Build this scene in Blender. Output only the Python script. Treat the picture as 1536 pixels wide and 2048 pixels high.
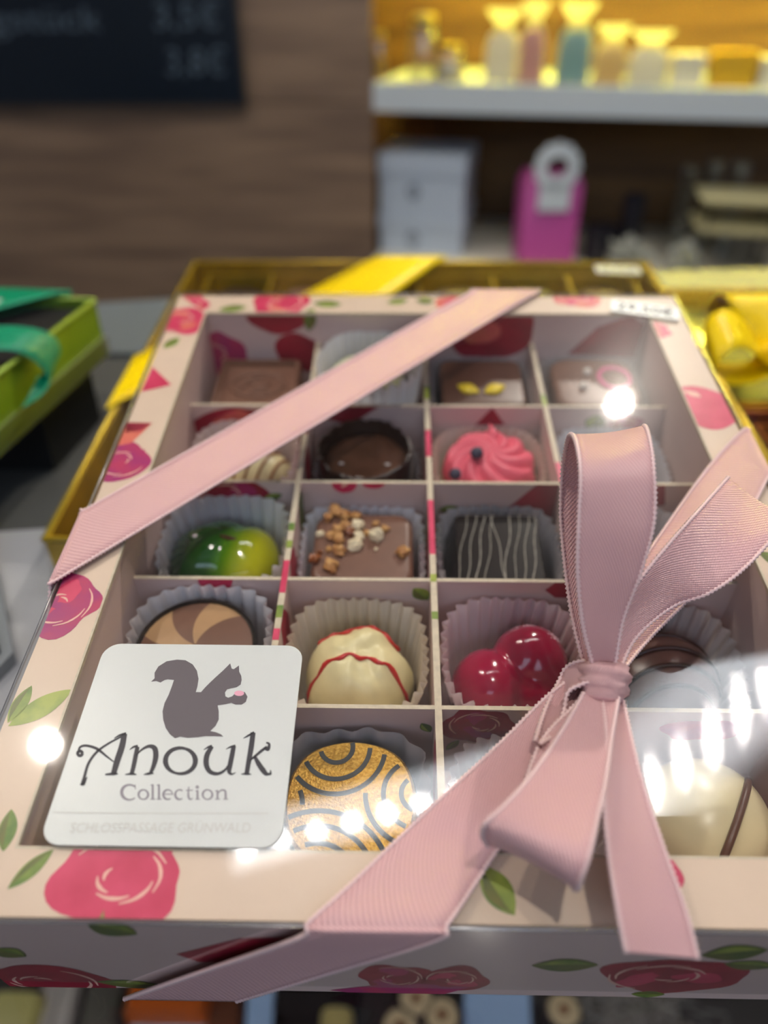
import bpy, math, random
import numpy as np
from mathutils import Vector, Matrix, noise
from mathutils.geometry import tessellate_polygon
for o in list(bpy.data.objects): bpy.data.objects.remove(o)
sc = bpy.context.scene
COL = sc.collection
pi, sin, cos = math.pi, math.sin, math.cos
MM = 0.001

# ------------------------------------------------------------------ frames and camera
TILT = math.radians(10.4)                       # the pink box leans back-up on the gold box
BF = Matrix.Translation((0, 0, .0925*sin(TILT) + .037*cos(TILT) + .0003)) @ Matrix.Rotation(TILT, 4, 'X')
CAMP = Vector((-.00844, -.13144, .12323)); FPX = 1543.78
_p, _y, _r = math.radians(44.42483), math.radians(1.33993), math.radians(-.49716)
_f = Vector((-sin(_y)*cos(_p), cos(_y)*cos(_p), -sin(_p)))
_rt0 = Vector((cos(_y), sin(_y), 0)); _up0 = _rt0.cross(_f)
_rt = cos(_r)*_rt0 + sin(_r)*_up0; _up = -sin(_r)*_rt0 + cos(_r)*_up0
cm = Matrix((_rt, _up, -_f)).transposed().to_4x4(); cm.translation = CAMP
cam_d = bpy.data.cameras.new('camera'); cam = bpy.data.objects.new('camera', cam_d); COL.objects.link(cam)
cam.matrix_world = BF @ cm
cam_d.lens = 6.86; cam_d.sensor_fit = 'VERTICAL'; cam_d.sensor_height = 6.86*2048/FPX; cam_d.sensor_width = 6.86*1536/FPX
cam_d.clip_start = .005; cam_d.clip_end = 20
cam_d.dof.use_dof = True; cam_d.dof.focus_distance = .146; cam_d.dof.aperture_fstop = 2.0
sc.camera = cam
def ray_box(x, y):                               # viewing ray of a photo pixel, in the box frame
    return _f + _rt*((x-768)/FPX) + _up*((1024-y)/FPX)
def un(x, y, z=0.):                              # photo pixel -> box-frame point (mm) at height z (mm) over the lid frame
    d = ray_box(x, y); t = (z*MM - CAMP.z)/d.z
    return (CAMP + d*t)/MM
def un_plane(x, y, O, n):                        # photo pixel -> box-frame point (mm) on a plane
    d = ray_box(x, y); o = CAMP/MM; t = (Vector(O)-o).dot(n)/d.dot(n)
    return o + d*t
def wz(x, y, z):                                 # photo pixel -> world point (m) at height z
    d = BF.to_3x3() @ ray_box(x, y); o = BF @ CAMP
    return o + d*((z-o.z)/d.z)
def wplane(x, y, O, n):
    d = BF.to_3x3() @ ray_box(x, y); o = BF @ CAMP
    return o + d*((Vector(O)-o).dot(n)/d.dot(n))

# ------------------------------------------------------------------ world, exposure
w = bpy.data.worlds.new('world'); sc.world = w; w.use_nodes = True
w.node_tree.nodes['Background'].inputs[0].default_value = (.62, .63, .72, 1)
w.node_tree.nodes['Background'].inputs[1].default_value = .2
sc.view_settings.view_transform = 'Standard'; sc.view_settings.look = 'None'
sc.view_settings.exposure = 0.2; sc.view_settings.gamma = 1.0; sc.view_settings.use_curve_mapping = False
sc.cycles.use_denoising = True
sc.cycles.use_light_tree = False; sc.cycles.max_bounces = 5; sc.cycles.diffuse_bounces = 3; sc.cycles.glossy_bounces = 3; sc.cycles.transmission_bounces = 3; sc.cycles.transparent_max_bounces = 14
sc.cycles.use_adaptive_sampling = True; sc.cycles.adaptive_threshold = .05; sc.cycles.sample_clamp_indirect = 6
sc.cycles.caustics_reflective = False; sc.cycles.caustics_refractive = False
PANEL_L, SPOT_L, DOT_L, YELLOW_L, CASE_L = 9., 1080., 150., 130., 10.

# ------------------------------------------------------------------ materials
MATS = {}
def srgb(r, g, b):
    f = lambda c: (c/255/12.92) if c/255 <= .04045 else ((c/255+.055)/1.055)**2.4
    return (f(r), f(g), f(b), 1)
def mat(name, col, rough=.5, metal=0., spec=.5, var=0., vscale=200., bump=0., bscale=400., coat=0., emis=None, estr=0., trans=0., sss=0., aniso=0., sheen=0., col2=None, stretch=(1, 1, 1)):
    if name in MATS: return MATS[name]
    m = bpy.data.materials.new(name); m.use_nodes = True; MATS[name] = m
    nt = m.node_tree; N = nt.nodes; L = nt.links; b = N['Principled BSDF']
    c = tuple(col) if len(col) == 4 else tuple(col)+(1,)
    b.inputs['Base Color'].default_value = c; b.inputs['Roughness'].default_value = rough
    b.inputs['Metallic'].default_value = metal; b.inputs['Specular IOR Level'].default_value = spec
    b.inputs['Coat Weight'].default_value = coat; b.inputs['Coat Roughness'].default_value = .12
    b.inputs['Transmission Weight'].default_value = trans; b.inputs['Anisotropic'].default_value = aniso
    b.inputs['Sheen Weight'].default_value = sheen
    if sss: b.inputs['Subsurface Weight'].default_value = sss; b.inputs['Subsurface Radius'].default_value = (.004, .003, .002); b.inputs['Subsurface Scale'].default_value = 1.
    if emis: b.inputs['Emission Color'].default_value = tuple(emis[:3])+(1,); b.inputs['Emission Strength'].default_value = estr
    if var or bump:
        tc = N.new('ShaderNodeTexCoord'); mp = N.new('ShaderNodeMapping'); mp.inputs['Scale'].default_value = stretch
        L.new(tc.outputs['Object'], mp.inputs[0])
    if var:
        n = N.new('ShaderNodeTexNoise'); n.inputs['Scale'].default_value = vscale; n.inputs['Detail'].default_value = 4
        L.new(mp.outputs[0], n.inputs['Vector'])
        r = N.new('ShaderNodeValToRGB'); c2 = col2 or tuple(max(0, x*(1-var)) for x in c[:3])
        r.color_ramp.elements[0].color = tuple(c2[:3])+(1,); r.color_ramp.elements[1].color = c
        r.color_ramp.elements[0].position = .35; r.color_ramp.elements[1].position = .65
        L.new(n.outputs['Fac'], r.inputs[0]); L.new(r.outputs[0], b.inputs['Base Color'])
    if bump:
        n = N.new('ShaderNodeTexNoise'); n.inputs['Scale'].default_value = bscale; n.inputs['Detail'].default_value = 3
        L.new(mp.outputs[0], n.inputs['Vector'])
        bp = N.new('ShaderNodeBump'); bp.inputs['Strength'].default_value = bump; bp.inputs['Distance'].default_value = .0006
        L.new(n.outputs['Fac'], bp.inputs['Height']); L.new(bp.outputs[0], b.inputs['Normal'])
    return m
def clear_mat(name, tint=(1, 1, 1), ior=1.5, gloss=.03, rough2=.2, w2=.25, boost=1.0):
    """thin clear plastic: transparent with Fresnel gloss"""
    if name in MATS: return MATS[name]
    m = bpy.data.materials.new(name); m.use_nodes = True; MATS[name] = m
    nt = m.node_tree; N = nt.nodes; L = nt.links; N.remove(N['Principled BSDF']); out = N['Material Output']
    t = N.new('ShaderNodeBsdfTransparent'); t.inputs[0].default_value = tuple(tint)+(1,)
    g1 = N.new('ShaderNodeBsdfGlossy'); g1.inputs['Roughness'].default_value = gloss
    g2 = N.new('ShaderNodeBsdfGlossy'); g2.inputs['Roughness'].default_value = rough2
    mg = N.new('ShaderNodeMixShader'); mg.inputs[0].default_value = w2; L.new(g1.outputs[0], mg.inputs[1]); L.new(g2.outputs[0], mg.inputs[2])
    lw = N.new('ShaderNodeLayerWeight'); lw.inputs['Blend'].default_value = .5
    p = N.new('ShaderNodeMath'); p.operation = 'POWER'; p.inputs[1].default_value = 4.; L.new(lw.outputs['Facing'], p.inputs[0])
    q = N.new('ShaderNodeMath'); q.operation = 'MULTIPLY_ADD'; q.inputs[1].default_value = .8*boost; q.inputs[2].default_value = .065*boost
    L.new(p.outputs[0], q.inputs[0])
    mx = N.new('ShaderNodeMixShader'); L.new(q.outputs[0], mx.inputs[0]); L.new(t.outputs[0], mx.inputs[1]); L.new(mg.outputs[0], mx.inputs[2])
    L.new(mx.outputs[0], out.inputs[0])
    return m
def paper_mat(name, col, tr=.35):
    if name in MATS: return MATS[name]
    m = bpy.data.materials.new(name); m.use_nodes = True; MATS[name] = m
    nt = m.node_tree; N = nt.nodes; L = nt.links; b = N['Principled BSDF']; out = N['Material Output']
    b.inputs['Base Color'].default_value = tuple(col)+(1,); b.inputs['Roughness'].default_value = .55
    t = N.new('ShaderNodeBsdfTranslucent'); t.inputs[0].default_value = tuple(col)+(1,)
    mx = N.new('ShaderNodeMixShader'); mx.inputs[0].default_value = tr
    L.new(b.outputs[0], mx.inputs[1]); L.new(t.outputs[0], mx.inputs[2]); L.new(mx.outputs[0], out.inputs[0])
    return m
def satin_mat(name, col, col2, scale=5.2, bump=.35, sheen=0., spec=.9):
    """woven satin: fine diagonal twill from the strip's own UV (u across, v along, both in mm/14)"""
    m = bpy.data.materials.new(name); m.use_nodes = True; MATS[name] = m
    nt = m.node_tree; N = nt.nodes; L = nt.links; b = N['Principled BSDF']
    uv = N.new('ShaderNodeUVMap'); mp = N.new('ShaderNodeMapping'); mp.inputs['Rotation'].default_value = (0, 0, math.radians(32))
    L.new(uv.outputs[0], mp.inputs[0])
    wv = N.new('ShaderNodeTexWave'); wv.inputs['Scale'].default_value = scale*1.6; wv.inputs['Distortion'].default_value = .6; wv.inputs['Detail'].default_value = 1
    L.new(mp.outputs[0], wv.inputs['Vector'])
    mp2 = N.new('ShaderNodeMapping'); mp2.inputs['Rotation'].default_value = (0, 0, math.radians(-55)); L.new(uv.outputs[0], mp2.inputs[0])
    w2 = N.new('ShaderNodeTexWave'); w2.inputs['Scale'].default_value = scale*2.4; w2.inputs['Distortion'].default_value = .4
    L.new(mp2.outputs[0], w2.inputs['Vector'])
    mu = N.new('ShaderNodeMath'); mu.operation = 'MULTIPLY_ADD'; mu.inputs[1].default_value = .55; L.new(w2.outputs['Fac'], mu.inputs[0]); L.new(wv.outputs['Fac'], mu.inputs[2])
    mx = N.new('ShaderNodeMixRGB'); mx.inputs[1].default_value = tuple(col2)+(1,); mx.inputs[2].default_value = tuple(col)+(1,)
    L.new(mu.outputs[0], mx.inputs[0]); L.new(mx.outputs[0], b.inputs['Base Color'])
    bp = N.new('ShaderNodeBump'); bp.inputs['Strength'].default_value = bump; bp.inputs['Distance'].default_value = .00012
    L.new(mu.outputs[0], bp.inputs['Height']); L.new(bp.outputs[0], b.inputs['Normal'])
    b.inputs['Roughness'].default_value = .28; b.inputs['Specular IOR Level'].default_value = spec
    b.inputs['Sheen Weight'].default_value = sheen; b.inputs['Sheen Tint'].default_value = (1, .8, .9, 1)
    return m
def emit_mat(name, col, s):
    m = bpy.data.materials.new(name); m.use_nodes = True; N = m.node_tree.nodes; N.remove(N['Principled BSDF'])
    e = N.new('ShaderNodeEmission'); e.inputs[0].default_value = tuple(col)+(1,); e.inputs[1].default_value = s
    m.node_tree.links.new(e.outputs[0], N['Material Output'].inputs[0]); MATS[name] = m
    return m

# ------------------------------------------------------------------ mesh builder (mm in, metres out)
class MB:
    def __init__(s): s.v = []; s.f = []; s.m = []; s.uv = {}
    def add(s, vs, fs, mi=0):
        k = len(s.v); s.v += [tuple(p) for p in vs]; s.f += [tuple(k+i for i in f) for f in fs]; s.m += [mi]*len(fs); return k
    def box(s, a, b, mi=0, M=None):
        x0, y0, z0 = a; x1, y1, z1 = b
        vs = [Vector(p) for p in ((x0,y0,z0),(x1,y0,z0),(x1,y1,z0),(x0,y1,z0),(x0,y0,z1),(x1,y0,z1),(x1,y1,z1),(x0,y1,z1))]
        if M: vs = [M @ p for p in vs]
        s.add(vs, [(3,2,1,0),(4,5,6,7),(0,1,5,4),(1,2,6,5),(2,3,7,6),(3,0,4,7)], mi); return s
    def loft(s, rings, cap0=True, cap1=True, mi=0, closed=True):
        n = len(rings[0]); vs = [p for r in rings for p in r]; fs = []
        for i in range(len(rings)-1):
            for j in range(n if closed else n-1):
                a = i*n+j; b = i*n+(j+1) % n; fs.append((a, b, b+n, a+n))
        if cap0: fs.append(tuple(reversed(range(n))))
        if cap1: fs.append(tuple((len(rings)-1)*n+j for j in range(n)))
        s.add(vs, fs, mi); return s
    def lathe(s, prof, n=48, rf=None, c=(0, 0, 0), cap0=False, cap1=False, mi=0, M=None):
        rings = []
        for r, z in prof:
            ring = []
            for k in range(n):
                t = 2*pi*k/n; rr, zz = (r, z) if rf is None else rf(t, r, z)
                p = Vector((c[0]+rr*cos(t), c[1]+rr*sin(t), c[2]+zz)); ring.append(M @ p if M else p)
            rings.append(ring)
        return s.loft(rings, cap0, cap1, mi)
    def tube(s, path, rad, n=8, mi=0, cap=True):
        P = [Vector(p) for p in path]; rings = []; prev = None
        for i, p in enumerate(P):
            t = (P[min(i+1, len(P)-1)]-P[max(i-1, 0)]).normalized()
            u = prev if prev is not None else (Vector((0, 0, 1)) if abs(t.z) < .9 else Vector((1, 0, 0)))
            u = (u - t*u.dot(t)).normalized(); prev = u; vv = t.cross(u)
            r = rad[i] if isinstance(rad, (list, tuple)) else rad
            rings.append([p+(u*cos(2*pi*k/n)+vv*sin(2*pi*k/n))*r for k in range(n)])
        return s.loft(rings, cap, cap, mi)
    def blob(s, c, R, seed=0, amp=.15, freq=1.5, nu=20, nv=12, mi=0, M=None):
        rings = []; off = Vector((seed*7.3, seed*3.1, seed*1.7))
        for i in range(nv+1):
            ph = -pi/2 + pi*(i+.02)/(nv+.04); ring = []
            for k in range(nu):
                t = 2*pi*k/nu; d = Vector((cos(ph)*cos(t), cos(ph)*sin(t), sin(ph)))
                q = 1+amp*noise.noise(d*freq+off)*1.6
                p = Vector((c[0]+R[0]*d.x*q, c[1]+R[1]*d.y*q, c[2]+R[2]*d.z*q)); ring.append(M @ p if M else p)
            rings.append(ring)
        return s.loft(rings, True, True, mi)
    def poly(s, pts, mi=0):                      # planar polygon, possibly concave (3D points)
        tris = tessellate_polygon([[Vector(p) for p in pts]]); s.add(pts, [tuple(t) for t in tris], mi); return s
    def prism(s, pts, z0, z1, mi=0):             # extruded 2D outline
        n = len(pts); s.add([(x, y, z0) for x, y in pts]+[(x, y, z1) for x, y in pts], [(i, (i+1) % n, n+(i+1) % n, n+i) for i in range(n)], mi)
        s.poly([(x, y, z1) for x, y in pts], mi); s.poly([(x, y, z0) for x, y in reversed(pts)], mi); return s
    def build(s, name, mats, parent=None, M=None, off=None, smooth=None, label=None, scale=MM):
        me = bpy.data.meshes.new(name); o3 = Vector(off) if off else Vector((0, 0, 0))
        me.from_pydata([tuple((Vector(p)-o3)*scale) for p in s.v], [], s.f)
        if not isinstance(mats, (list, tuple)): mats = [mats]
        for m in mats: me.materials.append(m)
        if len(mats) > 1: me.polygons.foreach_set('material_index', s.m)
        if s.uv:
            l = me.uv_layers.new(name='UVMap')
            for lp in me.loops: l.data[lp.index].uv = s.uv.get(lp.vertex_index, (0, 0))
        me.update(); me.validate()
        if smooth is not None: me.shade_smooth() if smooth >= 180 else me.set_sharp_from_angle(angle=math.radians(smooth))
        if smooth is not None and smooth < 180:
            me.polygons.foreach_set('use_smooth', [True]*len(me.polygons)); me.set_sharp_from_angle(angle=math.radians(smooth))
        o = bpy.data.objects.new(name, me); COL.objects.link(o)
        if parent: o.parent = parent
        if M is not None: o.matrix_world = M
        if label: o['label'] = label
        return o
def T(x, y, z): return Matrix.Translation((x*MM, y*MM, z*MM))
def Rz(a): return Matrix.Rotation(math.radians(a), 4, 'Z')
def empty(name, M, label=None, cat=None, group=None):
    o = bpy.data.objects.new(name, None); COL.objects.link(o); o.matrix_world = M; o.empty_display_size = .01
    return tag(o, label, cat, group)
def tag(o, label=None, cat=None, group=None, kind=None):
    if label: o['label'] = label
    if cat: o['category'] = cat
    if group: o['group'] = group
    if kind: o['kind'] = kind
    return o
def rrect(w, d, r, z, n=5, cx=0, cy=0):
    pts = []
    for k, (sx, sy) in enumerate(((1, 1), (-1, 1), (-1, -1), (1, -1))):
        for i in range(n+1):
            a = pi/2*k + pi/2*i/n; pts.append(Vector((cx+sx*(w/2-r)+r*cos(a), cy+sy*(d/2-r)+r*sin(a), z)))
    return pts
def catmull(P, n):
    P = [np.array(p, float) for p in P]; P = [2*P[0]-P[1]]+P+[2*P[-1]-P[-2]]; out = []; m = len(P)-3
    for k in range(n+1):
        t = k/n*m; i = min(int(t), m-1); t -= i; a, b, c, d = P[i:i+4]
        out.append(.5*((2*b)+(-a+c)*t+(2*a-5*b+4*c-d)*t*t+(-a+3*b-3*c+d)*t**3))
    return out
def clip(poly, cl):                              # Sutherland-Hodgman against a convex CCW outline
    out = list(poly); n = len(cl)
    for i in range(n):
        a = cl[i]; b = cl[(i+1) % n]; inp = out; out = []
        side = lambda p: (b[0]-a[0])*(p[1]-a[1])-(b[1]-a[1])*(p[0]-a[0])
        for k in range(len(inp)):
            p = inp[k-1]; q = inp[k]; sp, sq = side(p), side(q)
            if (sp >= 0) != (sq >= 0):
                t = sp/(sp-sq); out.append((p[0]+t*(q[0]-p[0]), p[1]+t*(q[1]-p[1])))
            if sq >= 0: out.append(q)
        if not out: return []
    return out
def text_polys(body, size=1., bold=0.):
    cu = bpy.data.curves.new('txt', 'FONT'); cu.body = body; cu.size = size; cu.resolution_u = 3; cu.offset = bold
    o = bpy.data.objects.new('txt', cu); COL.objects.link(o)
    bpy.context.view_layer.update()
    me = bpy.data.meshes.new_from_object(o.evaluated_get(bpy.context.evaluated_depsgraph_get()))
    vs = [tuple(v.co) for v in me.vertices]; fs = [tuple(p.vertices) for p in me.polygons]
    bpy.data.objects.remove(o); bpy.data.curves.remove(cu); bpy.data.meshes.remove(me)
    return vs, fs
def stroke2d(path, width, n=24):                 # brush stroke polygon pieces: list of quads in 2D
    P = catmull(path, n); W = width if isinstance(width, (list, tuple)) else [width]*2
    ws = np.interp(np.linspace(0, 1, n+1), np.linspace(0, 1, len(W)), W); L = []; Rr = []
    for i in range(n+1):
        t = P[min(i+1, n)]-P[max(i-1, 0)]; t = t/(np.linalg.norm(t)+1e-9); nn = np.array([-t[1], t[0]])
        L.append(P[i]+nn*ws[i]/2); Rr.append(P[i]-nn*ws[i]/2)
    return L, Rr

# ------------------------------------------------------------------ shared materials
CREAM = mat('cream_card', srgb(232, 205, 180), .42, var=.05, vscale=60, bump=.03, bscale=900)
CARDW = mat('pink_card', srgb(226, 198, 190), .45, var=.04, vscale=60)
EDGE = mat('card_edge', srgb(222, 205, 178), .6, var=.15, vscale=900)
FILM = clear_mat('clear_film', (.985, .985, .985), gloss=.035, rough2=.25, w2=.12)
FILM2 = clear_mat('clear_film_soft', (.97, .97, .97), gloss=.12, rough2=.3, w2=.3)
PR = [mat('print_pink', srgb(226, 62, 104), .42, var=.25, vscale=140, col2=srgb(208, 40, 84)),
      mat('print_crimson', srgb(178, 28, 58), .42, var=.3, vscale=140, col2=srgb(150, 22, 50)),
      mat('print_magenta', srgb(170, 40, 112), .42, var=.25, vscale=160, col2=srgb(196, 52, 96)),
      mat('print_coral', srgb(232, 120, 96), .42, var=.3, vscale=160, col2=srgb(222, 84, 96)),
      mat('print_leaf', srgb(168, 178, 70), .42, var=.5, vscale=160, col2=srgb(96, 128, 50)),
      mat('print_dark_leaf', srgb(86, 106, 48), .42, var=.4, vscale=160, col2=srgb(120, 118, 52)),
      mat('print_light', srgb(246, 190, 172), .42)]
PK, CR, MG, CO, LF, DL, LT = range(7)
MILK = mat('milk_chocolate', srgb(122, 84, 66), .38, var=.12, vscale=250, bump=.05, bscale=900)
MILK2 = mat('milk_chocolate_deep', srgb(100, 66, 50), .36, var=.12, vscale=250)
DARK = mat('dark_chocolate', srgb(52, 31, 24), .3, var=.2, vscale=250, bump=.06, bscale=700)
BLACKC = mat('bitter_chocolate', srgb(30, 22, 21), .2, var=.15, vscale=250)
WHITEC = mat('white_chocolate', srgb(238, 222, 168), .34, var=.08, vscale=200, sss=0.)
PAPERS = {'white': paper_mat('cup_white', (.95, .94, .97)), 'cream': paper_mat('cup_cream', (.90, .82, .70)),
          'rose': paper_mat('cup_rose', (.90, .77, .77)), 'grey': paper_mat('cup_grey', (.62, .60, .62)), 'clear': paper_mat('cup_clear', (.70, .62, .58))}
SATIN = satin_mat('pink_satin', (.84, .49, .485), (.68, .34, .35), bump=.9, sheen=.15)
PICOT = mat('pink_picot', (.87, .60, .59), .45, sheen=.3)
STICKW = mat('sticker_white', srgb(208, 209, 206), .32, var=.02, vscale=100)
INK = mat('ink_black', srgb(34, 28, 40), .45); INKG = mat('ink_taupe', srgb(92, 82, 88), .5); INKL = mat('ink_light', srgb(196, 193, 188), .5); INKM = mat('ink_grey', srgb(140, 132, 140), .5); INKP = mat('ink_pink', srgb(226, 160, 180), .5)
GOLD = mat('gold_foil', srgb(206, 168, 30), .32, metal=.55, var=.25, vscale=90)
WOODM = None
# ================================================================== the room (metres)
WOOD = mat('walnut_panel', srgb(146, 120, 98), .42, var=.35, vscale=5., stretch=(1, 1, 9), bump=.05, bscale=30, spec=.4, col2=srgb(116, 94, 78))
WOOD2 = mat('oak_niche', srgb(128, 92, 48), .5, var=.3, vscale=5., stretch=(1, 1, 9), col2=srgb(96, 66, 34))
DARKGL = mat('slate_glass', srgb(86, 86, 84), .2, spec=.6, var=.15, vscale=6)
SLATE = mat('grey_ledge', srgb(104, 110, 116), .35, var=.12, vscale=8)
PLASTER = mat('white_plaster', srgb(196, 194, 190), .8)
wo = lambda mb, name, m, parent=None, M=None, smooth=None, label=None: mb.build(name, m, parent, M, None, smooth, label, 1.)
tag(wo(MB().box((-2, -1.65, -1.02), (2, 2.2, -1.)), 'floor', mat('floor_tile', srgb(96, 90, 84), .5)), kind='structure')
tag(wo(MB().box((-2, -1.65, 1.6), (2, 2.2, 1.65)), 'ceiling', PLASTER), kind='structure')
wf = tag(wo(MB().box((-2, -1.62, -1.), (-.75, -1.6, 1.6)).box((.95, -1.62, -1.), (2, -1.6, 1.6)).box((-.75, -1.62, -1.), (.95, -1.6, .5)).box((-.75, -1.62, 1.35), (.95, -1.6, 1.6)), 'wall_front', PLASTER), kind='structure')
wn = tag(wo(MB().box((-.75, -1.625, .5), (.95, -1.62, 1.35)), 'added_window', emit_mat('fill_light_pane', (.62, .76, 1.), 2.3)), kind='structure')  # unseen glowing pane behind the camera, added as cool fill light
for a, b in (((-.76, -1.6, .48), (.96, -1.575, .52)), ((-.76, -1.6, 1.33), (.96, -1.575, 1.37)), ((-.77, -1.6, .5), (-.73, -1.575, 1.35)), ((.93, -1.6, .5), (.97, -1.575, 1.35)), ((.08, -1.6, .5), (.12, -1.575, 1.35))): wo(MB().box(a, b), 'added_window_frame', PLASTER, wn)
wl = tag(wo(MB().box((-1.6, 1.165, -1.), (-.049, 1.19, 1.6)), 'wall_left', WOOD2), kind='structure')
for (z0, z1) in ((-1., -.62), (-.618, .0112), (.0132, .62), (.622, 1.6)):
    for (x0, x1) in ((-1.6, -.93), (-.928, -.049)):
        wo(MB().box((x0, 1.15, z0), (x1, 1.165, z1)), 'panel', WOOD, wl)
NA = math.radians(-12)
NF = Matrix.Translation((-.0457, 1.15, .0385)) @ Matrix.Rotation(NA, 4, 'Z')
NI = NF.inverted()
def nic(px, py, d=0.):                            # pixel -> niche-frame (x, z) on the plane d metres behind the shelf front
    O = NF @ Vector((0, d, 0)); n = NF.to_3x3() @ Vector((0, 1, 0)); p = NI @ wplane(px, py, O, n); return p.x, p.z
m = MB(); m.prism([(-.0495, 1.1652), (-.074, 1.60), (-.09, 1.60), (-.064, 1.1652)][::-1], -1., 1.6); wo(m, 'side_panel', WOOD, wl)
wb = tag(wo(MB().box((-.16, .30, -.95), (1.5, .33, 1.3)), 'wall_back', WOOD2, M=NF), kind='structure')
for zz in (-.63, -.25, .30, .55, .92):
    wo(MB().box((-.15, .297, zz-.24), (1.48, .2995, zz-.002)), 'panel', WOOD2, wb)
BZ = -.2514
bf = (NI @ wz(1536, 590, .0385+BZ)).y
bench = empty('back_bench', NF @ Matrix.Translation((0, .1, -1.03)), 'pale worktop below the white shelf at the back', 'worktop')
WB = mat('bench_pale', srgb(214, 208, 190), .4)
wo(MB().box((-.0, bf-.1, BZ-.03+1.03), (1.3, .19, BZ+1.03)), 'worktop', WB, bench)
wo(MB().box((.02, bf-.07, .0), (1.28, .18, BZ-.03+1.03)), 'cabinet_body', WOOD, bench)
WSH = mat('shelf_white', srgb(205, 212, 214), .45)
shelf = empty('wall_shelf', NF @ Matrix.Translation((.6, .15, -.038)), 'thick white wall shelf full of yellow-lit goods', 'shelf')
wo(MB().box((-.605, -.15, 0), (.7, .145, .038)), 'shelf_board', WSH, shelf)
ush = empty('lit_shelf', NF @ Matrix.Translation((.6, .17, .36)), 'upper white shelf carrying the yellow light strip', 'shelf')
wo(MB().box((-.605, -.15, 0), (.7, .125, .038)), 'shelf_board', WSH, ush)
ylm = emit_mat('yellow_led', (1., .88, .08), YELLOW_L)
yl = empty('led_strip', NF @ Matrix.Translation((.6, .11, .355)), 'yellow LED strip fixed under the upper shelf', 'lamp')
wo(MB().box((-.6, -.012, 0), (.6, .012, .005)), 'rail', mat('alu', srgb(180, 180, 180), .3, metal=1), yl)
wo(MB().box((-.59, -.01, -.004), (.59, .01, -.0002)), 'diffuser', ylm, yl)

# ceiling lamps
ALU = mat('lamp_metal', srgb(200, 200, 200), .35, metal=1)
pl = empty('ceiling_light', Matrix.Translation((-.33, .212, 1.6)) @ Rz(15.5), 'long white LED ceiling lamp with a row of lenses', 'lamp')
wo(MB().box((-.02, -.045, -.06), (1.32, .08, -.0)), 'frame', mat('lamp_white', srgb(220, 220, 220), .4), pl)
wo(MB().box((0, -.035, -.0612), (1.3, .06, -.0604)), 'diffuser', emit_mat('led_panel', (.90, .95, 1.), PANEL_L), pl)
dotm = emit_mat('led_dot', (1., .97, .9), DOT_L)
for k in range(17):
    m = MB().lathe([(.001, -.004), (.009, -.003), (.011, 0)], 16, cap0=True, cap1=True)
    wo(m, 'led_lens', dotm, pl).location = (.03+k*.072, 0, -.062)
def spotlight(loc, aim, label, lum, r=.013, col=(1., .93, .82), drop=None):
    z = (Vector(aim)-Vector(loc)).normalized(); q = z.to_track_quat('-Z', 'Y').to_matrix().to_4x4()
    e = empty('track_spotlight', Matrix.Translation(loc) @ q, label, 'lamp', 'ceiling track spotlights')
    wo(MB().lathe([(.001, .10), (r*1.6, .10), (r*2.4, .07), (r*2.4, -.012), (r*2.2, -.012), (r*2.2, -.002), (.001, -.002)], 24, cap0=True, cap1=True), 'housing', mat('lamp_black', srgb(40, 40, 42), .4), e, smooth=40)
    wo(MB().lathe([(.001, -.004), (r, -.004), (r, -.003), (.001, -.003)], 24, cap0=True, cap1=True), 'lens', emit_mat('spot_lens', col, 40.), e)
    ld = bpy.data.lights.new('spot_bulb', 'SPOT'); ld.energy = lum*pi*r*r*4*pi*pi; ld.color = col; ld.shadow_soft_size = r; ld.spot_size = math.radians(120); ld.spot_blend = .6
    lo = bpy.data.objects.new('spot_bulb', ld); COL.objects.link(lo); lo.parent = e; lo.location = (0, 0, -.004-r*1.2)
    top = 1.6-loc[2]; st = MB().tube([(0, 0, 0), (0, 0, top)], .006, 8)
    s = wo(st, 'stem', ALU, e); s.matrix_world = Matrix.Translation(Vector(loc)+Vector((0, 0, .02)))
    return e
spotlight((.427, .948, 1.03), (0, 0, 0), 'black spotlight hanging from the ceiling in front of the shelf', SPOT_L)
spotlight((-.55, .277, 1.09), (0, 0, 0), 'black spotlight hanging from the ceiling on the left', SPOT_L*.4)
spotlight((.16, -.30, 1.45), (0, .0, 0), 'unseen black spotlight added above the pink box as fill light', SPOT_L*.8)  # unseen overhead spot, added to brighten the box and its cups
spotlight((-.95, .45, 1.3), (-.5, 1.1, .1), 'unseen black spotlight added to brighten the wooden wall', SPOT_L*.5)  # out-of-view spot, added to put more light on the wall

# counter and vitrine
ct = empty('shop_counter', Matrix.Translation((0, .1, -1.)), 'dark glass-topped sales counter under the chocolate boxes', 'counter')
m = MB(); m.prism([(-.75, -.06), (.75, -.06), (.75, .225), (-.75, .195)], .994, 1.0); m.v = [(x, y-.1, z) for x, y, z in m.v]
wo(m, 'counter_top', DARKGL, ct)
wo(MB().box((-.75, -.40, .994), (.75, -.1605, 1.0)), 'glass_top', clear_mat('counter_glass', (.97, .98, .98), gloss=.02, rough2=.1, w2=.1, boost=.5), ct)
m = MB(); m.prism([(-.75, .1965), (.75, .2265), (.75, .40), (.14, .345), (-.18, .283), (-.75, .24)], .99, 1.002); m.v = [(x, y-.1, z) for x, y, z in m.v]
wo(m, 'back_ledge', SLATE, ct)
wo(MB().box((-.75, .09, 0), (.75, .115, .99)), 'back_panel', mat('counter_body', srgb(52, 48, 46), .5), ct)
for x in (-.74, .74): wo(MB().box((x-.01, -.3, 0), (x+.01, .115, .985)), 'side_panel', MATS['counter_body'], ct)
wo(MB().box((-.73, -.3, .60), (.73, .088, .61)), 'display_deck', mat('deck', srgb(70, 66, 64), .4, var=.3, vscale=10), ct)
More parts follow.
